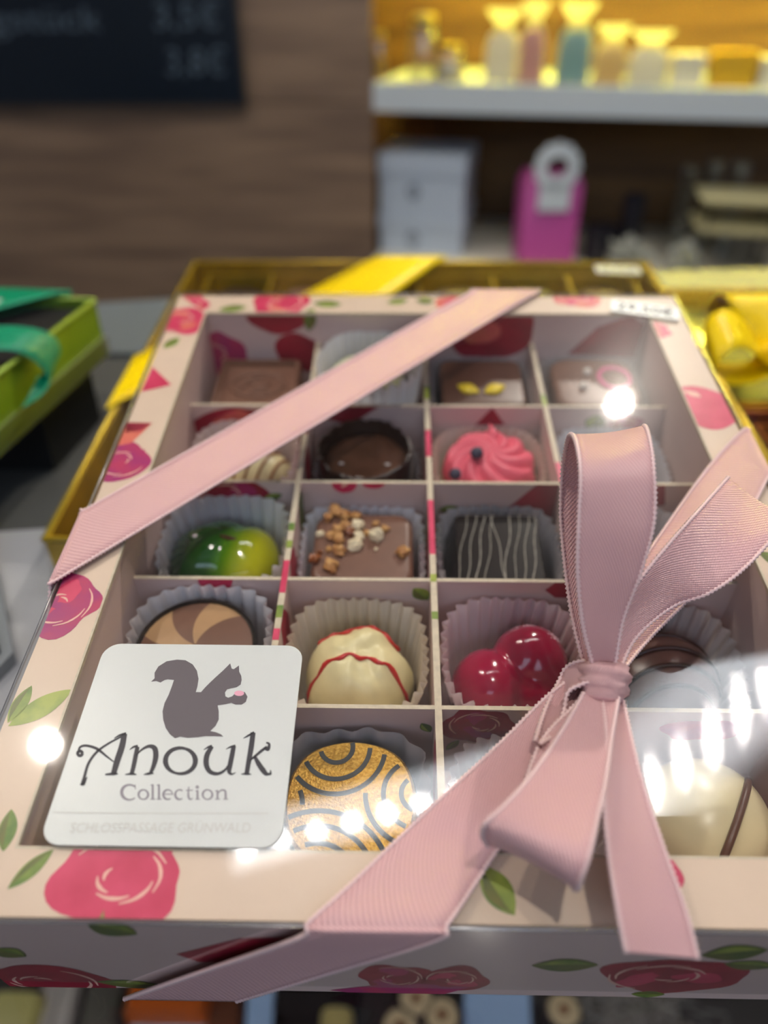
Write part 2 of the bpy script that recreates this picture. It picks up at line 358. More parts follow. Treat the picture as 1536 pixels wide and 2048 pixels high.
wo(MB().box((-.6, -.13, .982), (.6, -.115, .9935)), 'added_light_rail', ALU, ct)
wo(MB().box((-.59, -.1285, .9805), (.59, -.1165, .9818)), 'added_light_strip', emit_mat('case_fill_led', (1., .9, .78), CASE_L), ct)  # unseen strip with its rail, added so light reaches the display
# ================================================================== pink gift box (box frame, mm)
OX, OY, WX, WY, H, DZ = 68.6, 82.5, 78.5, 92.5, 37., 11.
BOFF = (0, 0, -H)
box = empty('chocolate_box', BF @ T(0, 0, -H), 'pink floral gift box of assorted chocolates under a clear lid, in front', 'box')
bb = lambda mb, name, m, smooth=None, label=None, par=None: mb.build(name, m, par or box, None, BOFF, smooth, label)
bb(MB().box((-WX, -WY, -H), (WX, WY, -36)), 'base_board', CARDW)
fr_out = [(-WX, -WY), (WX, -WY), (WX, WY), (-WX, WY)]; fr_in = [(-OX, -OY), (OX, -OY), (OX, OY), (-OX, OY)]
STRIPS = []
for k in range(4):
    a, b, c, d = fr_out[k], fr_out[(k+1) % 4], fr_in[(k+1) % 4], fr_in[k]
    STRIPS.append([a, b, c, d]); m = MB(); m.prism([a, b, c, d], -1., 0.); bb(m, 'frame_strip', CREAM)
e = MB()                                          # pale cut edge of the window
for k in range(4):
    a, b = fr_in[k], fr_in[(k+1) % 4]; n = Vector((a[0]+b[0], a[1]+b[1])).normalized()
    e.prism([(a[0], a[1]), (b[0], b[1]), (b[0]*.9935, b[1]*.9945), (a[0]*.9935, a[1]*.9945)][::-1], -.9, .02)
bb(e, 'window_edge', EDGE)
for s_ in (-1, 1):
    bb(MB().box((min(s_*WX, s_*(WX-1)), -WY, -36), (max(s_*WX, s_*(WX-1)), WY, -1)), 'outer_wall', CARDW)
    bb(MB().box((-WX+1, min(s_*WY, s_*(WY-1)), -36), (WX-1, max(s_*WY, s_*(WY-1)), -1)), 'outer_wall', CARDW)
    bb(MB().box((min(s_*OX, s_*(OX+1)), -OY, -36), (max(s_*OX, s_*(OX+1)), OY, -1)), 'inner_wall', CARDW)
    bb(MB().box((-OX-1, min(s_*OY, s_*(OY+1)), -36), (OX+1, max(s_*OY, s_*(OY+1)), -1)), 'inner_wall', CARDW)
ROWY = (49.5, 16.5, -16.5, -49.5); COLX = (-34, 0, 34)
for y in ROWY: bb(MB().box((-OX, y-.45, -36), (OX, y+.45, -DZ)), 'divider', [CARDW]); bb(MB().box((-OX, y-.45, -DZ), (OX, y+.45, -DZ+.06)), 'divider_edge', EDGE)
for x in COLX: bb(MB().box((x-.7, -OY, -36), (x+.7, OY, -DZ+.25)), 'divider', [CARDW]); bb(MB().box((x-.7, -OY, -DZ+.25), (x+.7, OY, -DZ+.32)), 'divider_edge', EDGE)

# printed flowers: flat coloured print lying on the card
class Panel:
    def __init__(s, name, O, a, b, outline):
        s.O, s.a, s.b = Vector(O), Vector(a), Vector(b); s.n = s.a.cross(s.b); s.out = outline; s.mb = MB(); s.name = name; s.lay = 0
    def px(s, x, y):
        p = un_plane(x, y, s.O, s.n)-s.O; return (p.dot(s.a), p.dot(s.b))
    def shape(s, pts, mi, lift):
        c = clip(pts, s.out)
        if len(c) >= 3: s.mb.poly([s.O+s.a*u+s.b*v+s.n*lift for u, v in c], mi)
    def done(s, name):
        if s.mb.f: bb(s.mb, name, PR)
        s.mb = MB()
    def blob(s, *a, **k): s._blob(*a, **k); s.done('printed_petal')
    def _blob(s, c, rx, ry, rot, mi, seed=1, wob=.18, lift=.04, n=40):
        ca, sa = cos(math.radians(rot)), sin(math.radians(rot)); pts = []
        for k in range(n):
            t = 2*pi*k/n; q = 1+wob*noise.noise(Vector((cos(t)*1.3+seed*5.1, sin(t)*1.3, seed*2.7)))*1.5
            x, y = rx*q*cos(t), ry*q*sin(t); pts.append((c[0]+x*ca-y*sa, c[1]+x*sa+y*ca))
        s.shape(pts, mi, lift)
    def leaf(s, c, l, w_, rot, mi=LF, vein=True):
        ca, sa = cos(math.radians(rot)), sin(math.radians(rot)); pts = []
        for sg in (1, -1):
            for k in range(12):
                t = k/12.; t = t if sg > 0 else 1-t
                x = (t-.5)*l; y = sg*w_/2*sin(pi*t)**.85; pts.append((c[0]+x*ca-y*sa, c[1]+x*sa+y*ca))
        s.shape(pts, mi, .05)
        if vein:
            pts = []
            for sg in (0, 1):
                for k in range(10):
                    t = k/9.; t = t if sg == 0 else 1-t
                    x = (t-.5)*l*.9; y = (w_*.42*sin(pi*t) if sg else w_*.06); pts.append((c[0]+x*ca-y*sa, c[1]+x*sa+y*ca))
            s.shape(pts, DL if mi == LF else LF, .08)
        s.done('printed_leaf')
    def rose(s, c, r, rot=0, mi=PK, mi2=CR, seed=1, sq=.8, strokes=True):
        s._blob(c, r, r*sq, rot, mi, seed, .22, .04)
        for k in range(5):
            a = math.radians(rot)+k*1.3+seed; s._blob((c[0]+cos(a)*r*.42, c[1]+sin(a)*r*sq*.42), r*.42, r*.30*sq, rot+k*50, mi2 if k % 2 else mi, seed+k, .25, .06+.004*k)
        if strokes:
            for k in range(7):
                rr = r*(.22+.1*k); a0 = seed*1.1+k*.9; P = [(c[0]+cos(a0+t*.9)*rr, c[1]+sin(a0+t*.9)*rr*sq) for t in (0, .5, 1., 1.4)]
                L, R2 = stroke2d(P, [.02*r, .06*r, .02*r], 8); s.shape([tuple(p) for p in L]+[tuple(p) for p in reversed(R2)], LT, .10)
        s.done('printed_rose')
    def tri(s, pts, mi): s.shape(pts, mi, .05); s.done('printed_petal')
    def fin(s): s.done('printed_edge')
def rect(a0, b0, a1, b1): return [(a0, b0), (a1, b0), (a1, b1), (a0, b1)]
X3, Y3, Z3 = (1, 0, 0), (0, 1, 0), (0, 0, 1)
pf, prr, pb, plf = [Panel('p', (0, 0, 0), X3, Y3, STRIPS[k]) for k in range(4)]
# front strip
pf.rose(pf.px(238, 1755), 10.4, 0, PK, PK, 2, .72); pf.leaf(pf.px(62, 1738), 8, 2.6, 50); pf.leaf(pf.px(995, 1780), 8.5, 4.6, 122); pf.blob(pf.px(1350, 1748), 1.2, 2, 10, PK, 3); pf.leaf(pf.px(212, 1850), 5, 3, 110, DL)
# left strip
plf.rose(plf.px(363, 640), 8.2, 20, PK, CO, 4, .95); plf.leaf(plf.px(343, 686), 7, 3.4, 62, LF)
plf.tri([plf.px(*p) for p in ((305, 734), (343, 770), (282, 784))], PK); plf.tri([plf.px(*p) for p in ((255, 845), (305, 846), (262, 887), (236, 892))], CO); plf.tri([plf.px(*p) for p in ((255, 845), (305, 846), (282, 862), (250, 866))], PK)
plf.rose(plf.px(243, 921), 7.6, 20, MG, MG, 5, .95); plf.rose(plf.px(117, 1208), 8.2, 15, MG, PK, 6, .95)
plf.leaf(plf.px(40, 1408), 8, 3, 78); plf.leaf(plf.px(82, 1415), 12, 4.4, 40, LF, False); plf.leaf(plf.px(15, 1660), 7, 3, 100)
# back strip
pb.leaf(pb.px(465, 617), 9, 4.2, 12); pb.rose(pb.px(560, 606), 9.5, 0, PK, CO, 7, .9); pb.leaf(pb.px(655, 608), 9, 4.4, -5); pb.leaf(pb.px(620, 625), 5, 3, 70); pb.leaf(pb.px(795, 603), 7, 3.6, 15); pb.leaf(pb.px(850, 602), 6, 4, -8, DL); pb.rose(pb.px(925, 608), 8, 0, CO, PK, 8, .9); pb.rose(pb.px(1155, 598), 7, 0, CO, PK, 9, .8)
pb.rose(pb.px(380, 608), 6, 10, PK, CO, 14, .9)
# right strip
prr.rose(prr.px(1312, 660), 4.4, 0, PK, CO, 10, 1., False); prr.blob(prr.px(1408, 815), 9., 9.5, 30, PK, 11, .1, .05); prr.blob(prr.px(1385, 788), 2.4, 1.0, -30, LT, 3, .2, .09)
prr.leaf((72, -40), 10, 4, 60); prr.rose((73, -62), 8, 0, PK, CO, 21); prr.leaf((73, -20), 9, 4, -40, DL)
for q in (pf, prr, pb, plf): q.fin()
# outer front wall
q = Panel('p', (0, -WY-.02, 0), X3, Z3, rect(-WX, -H, WX, -.2))
q.leaf(q.px(225, 1858), 8, 7, -35, DL); q.rose(q.px(85, 1962), 12, 0, CR, CR, 12, .8); q.tri([q.px(*p) for p in ((352, 1908), (480, 1876), (600, 1872), (470, 1922), (400, 1924))], CR); q.leaf(q.px(265, 1968), 13, 5, -12, DL); q.leaf(q.px(18, 1905), 6, 6, -40, DL)
q.rose(q.px(790, 1955), 6.5, 0, CR, MG, 13, 1.15); q.rose(q.px(910, 1958), 6, 0, CR, PK, 14, 1.1); q.tri([q.px(*p) for p in ((660, 1980), (800, 1964), (940, 1974), (880, 1990), (760, 1992))], MG)
q.leaf(q.px(1130, 1930), 11, 7, 5, DL); q.rose(q.px(1335, 1952), 12, 0, CR, PK, 15, .8); q.leaf(q.px(1470, 1905), 10, 8, 20, DL); q.leaf(q.px(1500, 1930), 9, 5, -10, DL); q.leaf(q.px(1296, 1988), 6, 4, 0); q.fin()
# outer left and right walls
for sg in (-1, 1):
    q = Panel('p', (sg*(WX+.02), 0, 0), (0, sg, 0), Z3, rect(-WY, -H, WY, -.2)); random.seed(4+sg)
    for k in range(5): q.rose((-75+k*36, -12-random.random()*12), 9, 0, (PK, CR, MG)[k % 3], CR, k+3); q.leaf((-57+k*36, -18), 11, 5, 30*k)
    q.fin()
# inner back wall (faces the viewer)
q = Panel('p', (0, OY-.02, 0), X3, Z3, rect(-OX, -36, OX, -.5))
q.rose(q.px(435, 712), 9, 0, MG, MG, 16, 1.); q.blob(q.px(556, 632), 9, 6, 0, CR, 17); q.blob(q.px(597, 705), 8, 6.5, -30, CR, 18, .12); q.leaf(q.px(620, 640), 8, 4, 80, DL)
q.blob(q.px(985, 665), 14, 10, 15, CR, 19, .1); q.blob(q.px(965, 665), 6, 4, 15, CO, 2, .1, .08); q.tri([q.px(*p) for p in ((1135, 708), (1195, 655), (1262, 630), (1290, 650), (1268, 715), (1200, 712))], CR); q.fin()
q = Panel('p', (-OX+.02, 0, 0), (0, -1, 0), Z3, rect(-OY, -36, OY, -.5))      # inner left wall
for (x, y, l, r) in ((207, 1245, 12, 85), (227, 1235, 9, 60), (352, 850, 12, 85), (372, 860, 10, 110)): q.leaf(q.px(x, y), l, 4.4, r, DL)
for (x, y, r) in ((275, 1085, 9), (340, 905, 5), (385, 790, 5), (225, 1280, 5), (100, 1640, 8)): q.blob(q.px(x, y), r*.75, r, 20, CR, r, .12)
q.fin()
q = Panel('p', (OX-.02, 0, 0), (0, 1, 0), Z3, rect(-OY, -36, OY, -.5))        # inner right wall
for (x, y, l, r) in ((1318, 740, 11, 95), (1340, 830, 12, 80), (1480, 1190, 10, 70)): q.leaf(q.px(x, y), l, 4.4, r, DL)
for (x, y, r) in ((1303, 690, 9), (1400, 950, 8), (1375, 810, 4), (1500, 1230, 9)): q.blob(q.px(x, y), r*.7, r*1.1, -10, CR, r, .12)
q.fin()
# fronts of the cross dividers
D = [Panel('p', (0, y-.47, 0), X3, Z3, rect(-OX, -36, OX, -DZ)) for y in ROWY]
q = D[0]; q.blob(q.px(470, 850), 13, 6, 8, CR, 20); q.blob(q.px(475, 845), 7, 4, 8, CO, 3, .2, .08); q.leaf(q.px(360, 830), 6, 3, 80, DL); q.tri([q.px(*p) for p in ((640, 835), (700, 812), (760, 812), (700, 850))], CR); q.tri([q.px(*p) for p in ((950, 850), (985, 815), (1010, 850))], CR); q.leaf(q.px(1190, 845), 6, 6, 80, DL); q.rose(q.px(1250, 850), 5, 0, MG, CR, 31)
q = D[1]; q.rose(q.px(455, 990), 11, 0, CR, MG, 22, .8); q.leaf(q.px(545, 994), 6, 2.6, 20, DL); q.leaf(q.px(545, 1025), 7, 3.4, -5, DL); q.blob(q.px(688, 968), 3.2, 3.2, 0, PK, 23, .08); q.blob(q.px(746, 964), 3.2, 2.4, 0, PK, 24, .08); q.blob(q.px(690, 968), 1.4, .6, 50, LT, 3, .2, .1); q.tri([q.px(*p) for p in ((1010, 1020), (1075, 968), (1330, 964), (1330, 1010), (1090, 1040))], CR); q.leaf(q.px(898, 1018), 6, 2.8, 10, DL); q.blob(q.px(280, 1050), 5, 8, 0, CR, 3)
q = D[2]; q.blob(q.px(430, 1158), 4, 4, 0, PK, 25); q.leaf(q.px(842, 1188), 5.5, 4, 130, LF); q.tri([q.px(*p) for p in ((1090, 1180), (1120, 1158), (1330, 1156), (1320, 1200), (1110, 1195))], CR); q.leaf(q.px(232, 1200), 6, 3, 70, DL)
q = D[3]; q.rose(q.px(960, 1450), 7.5, 0, CR, MG, 26, .85); q.leaf(q.px(852, 1455), 4, 2.4, 120, DL); q.leaf(q.px(905, 1490), 5, 2, 60, DL); q.blob(q.px(1400, 1460), 8, 4, 0, MG, 27); q.blob(q.px(120, 1450), 8, 6, 0, CR, 28)
for q in D: q.fin()
# print running over the divider top edges
for x, segs in ((-34, ((1285, 1262, PK), (1240, 1215, LF), (1190, 1125, PK), (1100, 1085, LF), (1065, 1050, LF), (870, 855, CR))), (0, ((915, 862, PK), (1110, 1002, PK), (1165, 1150, LF), (800, 775, LF), (1240, 1225, LF))), (34, ((965, 925, PK), (812, 790, LF), (1300, 1200, PK)))):
    q = Panel('p', (x, 0, -DZ+.33), X3, Y3, rect(-.7, -OY, .7, OY))
    for (ya, yb, mi) in segs:
        v0 = un(870, ya, -DZ).y; v1 = un(870, yb, -DZ).y; q.shape(rect(-.7, v0, .7, v1), mi, .03); q.done('printed_edge')
    q.fin()
for x, blobs in ((-34, ((-8, CR), (-26, CR), (12, DL), (30, CR))), (0, ((26, CR), (-3, CR), (-60, CR), (5, DL)))):  # faces of the long dividers
    for sg in (-1, 1):
        q = Panel('p', (x+sg*.72, 0, 0), (0, sg, 0), Z3, rect(-OY, -36, OY, -DZ))
        for y, mi in blobs: q.blob((sg*y, -18), 4.5, 8, 15, mi, abs(int(y)), .15)
        q.fin()

# clear lid
def sst(a, b, x): t = max(0., min(1., (x-a)/(b-a))); return t*t*(3-2*t)
def film_h(x, y):                                # the lid bows up beside the knot: a shallow trough
    d = y+48
    g = .0011*(max(y, -77)+58)**2 if d < 0 else .11+.22*(1-math.exp(-d/10))
    g *= sst(20, 32, x)*(1-sst(72, 79, x))*(1-sst(-35, 15, y))
    g += .07*noise.noise(Vector((x*.05, y*.05, 1.)))*max(0, 1-(x/78)**2)*max(0, 1-(y/92)**2)
    return g
LX, LY, LZ = 79.2, 93.2, .7
m = MB(); nu, nv = 200, 230
m.add([(-LX+2*LX*i/nu, -LY+2*LY*j/nv, LZ+film_h(-LX+2*LX*i/nu, -LY+2*LY*j/nv)*min(1, (1-abs(2*i/nu-1))*8)*min(1, (1-abs(2*j/nv-1))*8)) for j in range(nv+1) for i in range(nu+1)], [(j*(nu+1)+i, j*(nu+1)+i+1, (j+1)*(nu+1)+i+1, (j+1)*(nu+1)+i) for j in range(nv) for i in range(nu)])
lid = bb(m, 'clear_lid', FILM, 180, 'clear plastic lid')
m = MB(); pts = [(-LX, -LY), (LX, -LY), (LX, LY), (-LX, LY)]
for k in range(4):
    a, b = pts[k], pts[(k+1) % 4]; m.add([(a[0], a[1], -31), (b[0], b[1], -31), (b[0], b[1], LZ), (a[0], a[1], LZ)], [(0, 1, 2, 3)])
bb(m, 'lid_side', FILM, par=lid)
lid_e = MB()                                      # bent, light-catching lid edges
for k in range(4):
    a, b = pts[k], pts[(k+1) % 4]; lid_e.tube([(a[0], a[1], LZ-.25), (b[0], b[1], LZ-.25)], .32, 8)
bb(lid_e, 'lid_crease', clear_mat('crease', (.9, .9, .92), gloss=.15, rough2=.4, w2=.4, boost=3.0), 180, par=lid)

# ------------------------------------------------------------------ sticker with squirrel and lettering
SX0, SX1, SY0, SY1 = -64.6, -26.2, -82.2, -43.6
sm = MB(); r = 3.2
cxs, cys = (SX0+SX1)/2, (SY0+SY1)/2
sm.loft([rrect(SX1-SX0, SY1-SY0, r, LZ+.05, 6, cxs, cys), rrect(SX1-SX0, SY1-SY0, r, LZ+.2, 6, cxs, cys)])
stick = bb(sm, 'brand_sticker', STICKW, label='white square sticker with a squirrel emblem and lettering')
ZS = LZ+.23
def zp(X, Y): p = un(X/2.4, 1260+Y/2.4, ZS); return (p.x, p.y)       # emblem drawn over a 2.4x view of the sticker
def flat(polys, name, m, par=stick, z=ZS):
    b_ = MB()
    for p in polys: b_.poly([(x, y, z) for x, y in p])
    return bb(b_, name, m, par=par)
SQ = [(725,248),(742,232),(742,205),(760,175),(800,150),(850,142),(890,145),(925,165),(945,195),(953,235),(948,270),(940,298),(965,298),(985,275),(1010,250),(1040,222),(1070,195),(1090,175),(1105,160),(1112,185),(1122,188),(1147,170),(1148,200),(1158,220),(1160,240),(1155,262),(1135,275),(1110,280),(1090,285),(1080,300),(1082,318),(1095,325),(1115,318),(1128,304),(1150,296),(1175,298),(1188,320),(1180,345),(1160,358),(1130,358),(1110,350),(1085,356),(1045,362),(1050,390),(1050,430),(1035,460),(1010,485),(1035,490),(1060,500),(1072,512),(1030,510),(985,510),(950,515),(900,518),(865,512),(840,520),(815,500),(795,470),(783,430),(780,390),(790,350),(810,310),(825,270),(835,240),(805,237),(790,240),(770,252),(750,245)]
flat([[zp(*p) for p in SQ][::-1]], 'squirrel_print', INKG)
flat([[zp(1148+24*cos(t*pi/8), 304+13*sin(t*pi/8)) for t in range(16)][::-1]], 'nut_print', INKP, z=ZS+.02)
def strokes(lst, name, m, fn, par=stick, z=ZS):
    b_ = MB()
    for path, wd in lst:
        L, R2 = stroke2d(path, wd, 28); n_ = len(L); P = [fn(*p) for p in L]+[fn(*p) for p in R2]
        b_.add([(x, y, z) for x, y in P], [(i, i+1, n_+i+1, n_+i) for i in range(n_-1)])
    return bb(b_, name, m, par=par)
el = lambda cx, cy, rx, ry, a0, a1, n=14: [(cx+rx*cos(math.radians(a0+(a1-a0)*k/n)), cy+ry*sin(math.radians(a0+(a1-a0)*k/n))) for k in range(n+1)]
AN = [([(598,497),(585,560),(562,630),(545,690)], [26,30,30,26]), ([(548,520),(575,505),(606,497)], [4,10,14]), ([(582,512),(520,545),(465,585),(425,640),(405,705),(396,742)], [8,10,12,13,14,20]), ([(384,742),(400,738),(418,705)], [4,18,4]),
      (el(384,592,11,11,0,360), 15), ([(376,585),(385,562),(415,555),(465,570),(510,605),(545,632)], [10,11,12,14,10,6]), ([(505,694),(545,690),(566,690)], [8,16,6]),
      ([(622,575),(640,562),(662,556)], [3,10,12]), ([(660,560),(652,600),(642,650),(632,690)], [20,22,22,20]), ([(600,694),(632,690),(655,694)], [4,14,5]), ([(650,605),(680,575),(715,558),(742,568),(748,605),(738,650),(722,688)], [6,10,16,26,27,22,16]), ([(690,694),(712,690),(738,688)], [4,14,5]),
      (el(866,628,72,62,-70,290,26), [14,26,20,12,26,20,14]),
      ([(978,575),(1000,562),(1018,556)], [3,10,12]), ([(1018,558),(994,600),(990,645),(1008,680),(1045,690),(1080,672),(1102,640)], [18,26,26,22,16,12,8]), ([(1122,556),(1114,600),(1104,650),(1100,680),(1112,692),(1132,684)], [22,24,24,20,10,3]), ([(1085,572),(1105,562),(1130,554)], [3,9,10]),
      ([(1215,492),(1206,560),(1194,630),(1184,690)], [24,26,24,22]), ([(1168,520),(1190,508),(1220,490)], [3,10,10]), ([(1158,692),(1184,690),(1206,693)], [4,14,4]), ([(1196,628),(1225,605),(1255,580),(1282,560)], [8,12,14,12]), ([(1278,540),(1292,548),(1286,572),(1268,568)], [8,12,18,10]), ([(1222,606),(1240,640),(1262,672),(1278,690),(1296,690)], [14,24,26,20,6]), ([(1298,672),(1298,690),(1280,695)], [4,12,4])]
strokes(AN, 'brand_lettering', INK, zp)
CL = [(el(622,779,38,36,-48,-312,20), [7,9,15,15,9,6]), ([(648,742),(650,765)], [5,4]),
      (el(688,790,23,23,-80,280,18), [7,11,6,11,7]), ([(733,742),(733,812)], 10), ([(723,746),(735,741)], 5), ([(722,812),(745,812)], 5), ([(763,742),(763,812)], 10), ([(753,746),(765,741)], 5), ([(752,812),(775,812)], 5),
      (el(806,790,22,23,5,-305,18), [5,7,11,11,6]), ([(785,788),(828,788)], 5), (el(862,790,21,23,-50,-310,16), [8,7,11,11,5]),
      ([(906,752),(904,795),(912,812),(926,808)], [5,10,9,4]), ([(892,770),(926,769)], 5), ([(948,770),(948,812)], 10), ([(939,774),(950,769)], 5), ([(938,812),(959,812)], 5), (el(947,754,5,5,0,360), 7),
      (el(996,790,23,23,-80,280,18), [7,11,6,11,7]), ([(1044,770),(1044,812)], 10), ([(1033,774),(1046,769)], 5), ([(1033,812),(1056,812)], 5), ([(1046,784),(1062,769),(1080,772),(1083,792),(1083,812)], [5,8,10,11,10]), ([(1072,812),(1095,812)], 5)]
strokes(CL, 'collection_lettering', INKM, zp)
strokes([([(255,876),(700,880),(1290,880)], 4)], 'rule', INKL, zp)
vs, fs = text_polys('SCHLOSSPASSAGE GRÜNWALD', 1.)
xm = max(v[0] for v in vs); a0 = Vector(zp(330, 972)+(ZS,)); a1 = Vector(zp(1200, 972)+(ZS,)); h0 = Vector(zp(330, 925)+(ZS,))
ex = (a1-a0)/xm; ey = (h0-a0); ey = Vector((0, ey.length/.72, 0))
m = MB(); m.add([a0+ex*v[0]+ey*v[1] for v in vs], fs); bb(m, 'address_lettering', INKL, par=stick)

# price tags
def price_tag(M, w_, d_, name, par, body='29,50€'):
    m = MB(); m.loft([rrect(w_, d_, .6, 0, 3), rrect(w_, d_, .6, .15, 3)]); t = m.build(name, STICKW, par); t.matrix_world = M
    vs, fs = text_polys(body, 1., .02); xm = max(v[0] for v in vs); k = w_*.84/xm
    m = MB(); m.add([(v[0]*k-w_*.42, v[1]*k*1.05-d_*.28, .2) for v in vs], fs); m.build('price_lettering', INK, t)
    return t
p0 = un(1232, 618, LZ); p1 = un(1340, 633, LZ); ang = math.degrees(math.atan2(p1.y-p0.y, p1.x-p0.x))
pm = (un(1236, 601, LZ)+un(1345, 640, LZ))/2
tg = price_tag(BF @ T(pm.x, pm.y, LZ+.1) @ Rz(ang), 20.5, 7.4, 'price_tag', box); tg['label'] = 'small white price sticker'

# ================================================================== gold box behind and under the pink one (metres in its own tilted frame)
g_t = math.radians(5.4)
GF = Matrix.Translation((.0015, .133, .0289)) @ Matrix.Rotation(g_t, 4, 'X')    # centre of its rim plane
GW, GD, GH = 112.5, 105.2, 17.
gold = empty('gold_chocolate_box', GF @ T(0, 0, -GH), 'shiny gold chocolate box half hidden beneath the pink floral box', 'box')
GO = (0, 0, -GH)
gb = lambda mb, name, m, smooth=None, par=None, label=None: mb.build(name, m, par or gold, None, GO, smooth, label)
gb(MB().box((-GW, -GD, -GH), (GW, GD, -GH+1)), 'base_board', GOLD)
for s_ in (-1, 1):
    gb(MB().box((min(s_*GW, s_*(GW-1.5)), -GD, -GH+1), (max(s_*GW, s_*(GW-1.5)), GD, 0)), 'outer_wall', GOLD)
    gb(MB().box((-GW+1.5, min(s_*GD, s_*(GD-1.5)), -GH+1), (GW-1.5, max(s_*GD, s_*(GD-1.5)), 0)), 'outer_wall', GOLD)
    gb(MB().box((min(s_*(GW-9), s_*(GW-10)), -GD+10, -GH+1), (max(s_*(GW-9), s_*(GW-10)), GD-10, -3)), 'inner_wall', GOLD)
    gb(MB().box((-GW+9, min(s_*(GD-9), s_*(GD-10)), -GH+1), (GW-9, max(s_*(GD-9), s_*(GD-10)), -3)), 'inner_wall', GOLD)
rim = mat('gold_rim', srgb(226, 190, 50), .25, metal=.7, bump=.3, bscale=500)
for k, (a, b) in enumerate((((-GW, -GD), (GW, -GD)), ((GW, -GD), (GW, GD)), ((GW, GD), (-GW, GD)), ((-GW, GD), (-GW, -GD)))):
    gb(MB().tube([(a[0], a[1], -.4), (b[0], b[1], -.4)], .9, 8), 'rim', rim, 180)
for y in (56., 22.): gb(MB().box((-GW+10, y-.6, -GH+1), (GW-10, y+.6, -3)), 'divider', GOLD)
for x in (-72, -36, 0, 36, 72): gb(MB().box((x-.6, -GD+10, -GH+1), (x+.6, GD-10, -3)), 'divider', GOLD)
m = MB(); pts = [(-GW-.9, -GD-.9), (GW+.9, -GD-.9), (GW+.9, GD+.9), (-GW-.9, GD+.9)]
m.add([(x, y, .8) for x, y in pts], [(0, 1, 2, 3)]); glid = gb(m, 'clear_lid', FILM, label='clear plastic lid')
m = MB()
for k in range(4):
    a, b = pts[k], pts[(k+1) % 4]; m.add([(a[0], a[1], -13), (b[0], b[1], -13), (b[0], b[1], .8), (a[0], a[1], .8)], [(0, 1, 2, 3)])
gb(m, 'lid_side', FILM, par=glid)
tg = price_tag(GF @ T(96, 93, 1.0) @ Rz(-4), 21, 9, 'price_tag', gold, '45,00€'); tg['label'] = 'small white price sticker'
# chocolates of the visible back row in the gold box
for k in range(6):
    x = (-87, -54, -18, 18, 54, 87)[k]
    m = MB(); m.loft([rrect(23, 27, 5, 0), rrect(24, 28, 6, 6), rrect(20, 24, 7, 9.5), rrect(12, 16, 5, 10.6)])
    o = m.build('chocolate', (DARK, MILK, DARK, MILK2, DARK, MILK)[k], None, GF @ T(x, 75.5, -GH+1.1), None, 50)
    tag(o, ('dark chocolate at the left end of the back row in the gold box', 'milk chocolate second from the left in the gold box', 'dark chocolate under the yellow ribbon of the gold box', 'deep brown chocolate right of the yellow ribbon in the gold box', 'dark chocolate second from the right in the gold box', 'milk chocolate at the right end of the gold box')[k], 'chocolate', 'chocolates in the gold box')
# wedge that carries the gold box
m = MB(); ya, yb = .05, .225
za = .0289+(ya-.133)*math.tan(g_t)-GH*MM/cos(g_t)-.0003; zb = .0289+(yb-.133)*math.tan(g_t)-GH*MM/cos(g_t)-.0003
m.add([(x, y, z) for x in (-.095, .095) for (y, z) in ((ya, .0003), (yb, .0003), (yb, zb), (ya, za))], [(0, 1, 2, 3), (7, 6, 5, 4), (0, 4, 5, 1), (1, 5, 6, 2), (2, 6, 7, 3), (3, 7, 4, 0)])
tag(wo(m, 'display_wedge', mat('black_acrylic', srgb(20, 20, 22), .2)), 'low black wedge stand tilting the gold box', 'stand')

# ------------------------------------------------------------------ satin strips
def strip(pairs, name, m, parent, n=70, off=BOFF, picot=True, k=8, arch=0., width=14., raw=False, pm=None, smoothM=None):
    """pairs: (left edge, right edge) each (px, py, z) in photo pixels and height, or raw box-frame mm"""
    cv = (lambda p: Vector(p)) if raw else (lambda p: un(*p))
    L = catmull([cv(a) for a, b in pairs], n); R2 = catmull([cv(b) for a, b in pairs], n)
    mb = MB(); d = 0.; rows = []
    for i in range(n+1):
        if i: d += float(np.linalg.norm((L[i]+R2[i]-L[i-1]-R2[i-1])/2))
        t = (L[min(i+1, n)]+R2[min(i+1, n)])-(L[max(i-1, 0)]+R2[max(i-1, 0)]); nn = np.cross(R2[i]-L[i], t); nn = nn/(np.linalg.norm(nn)+1e-9)
        for j in range(k+1):
            u = j/k; p = L[i]*(1-u)+R2[i]*u + nn*arch*sin(pi*u); mb.v.append(tuple(p)); mb.uv[len(mb.v)-1] = (u, d/width)
    mb.f = [(i*(k+1)+j, i*(k+1)+j+1, (i+1)*(k+1)+j+1, (i+1)*(k+1)+j) for i in range(n) for j in range(k)]; mb.m = [0]*len(mb.f)
    o = mb.build(name, m, parent, None, off, 180)
    md = o.modifiers.new('thickness', 'SOLIDIFY'); md.thickness = .00022; md.offset = 0
    if picot:
        pb_ = MB()
        for E_ in (L, R2):
            E2 = np.array(E_); seg = np.r_[0, np.cumsum(np.linalg.norm(np.diff(E2, axis=0), axis=1))]; cnt = max(4, int(seg[-1]/.42))
            s_ = np.linspace(0, seg[-1], cnt); Q = np.stack([np.interp(s_, seg, E2[:, c_]) for c_ in range(3)], 1)
            pb_.tube([tuple(q) for q in Q], [.5 if i % 2 else .2 for i in range(cnt)], 6)
        po = pb_.build('picot_edging', pm or PICOT, o, None, off, 180); po['kind'] = 'stuff'
    return o
rib = empty('satin_ribbon', BF @ T(27, -51, LZ), 'pale pink satin ribbon tied in a bow around the pink floral box', 'ribbon')
RO = (27, -51, LZ)
S = lambda pairs, name, **kw: strip(pairs, name, SATIN, rib, off=RO, **kw)
ZB = LZ+.8
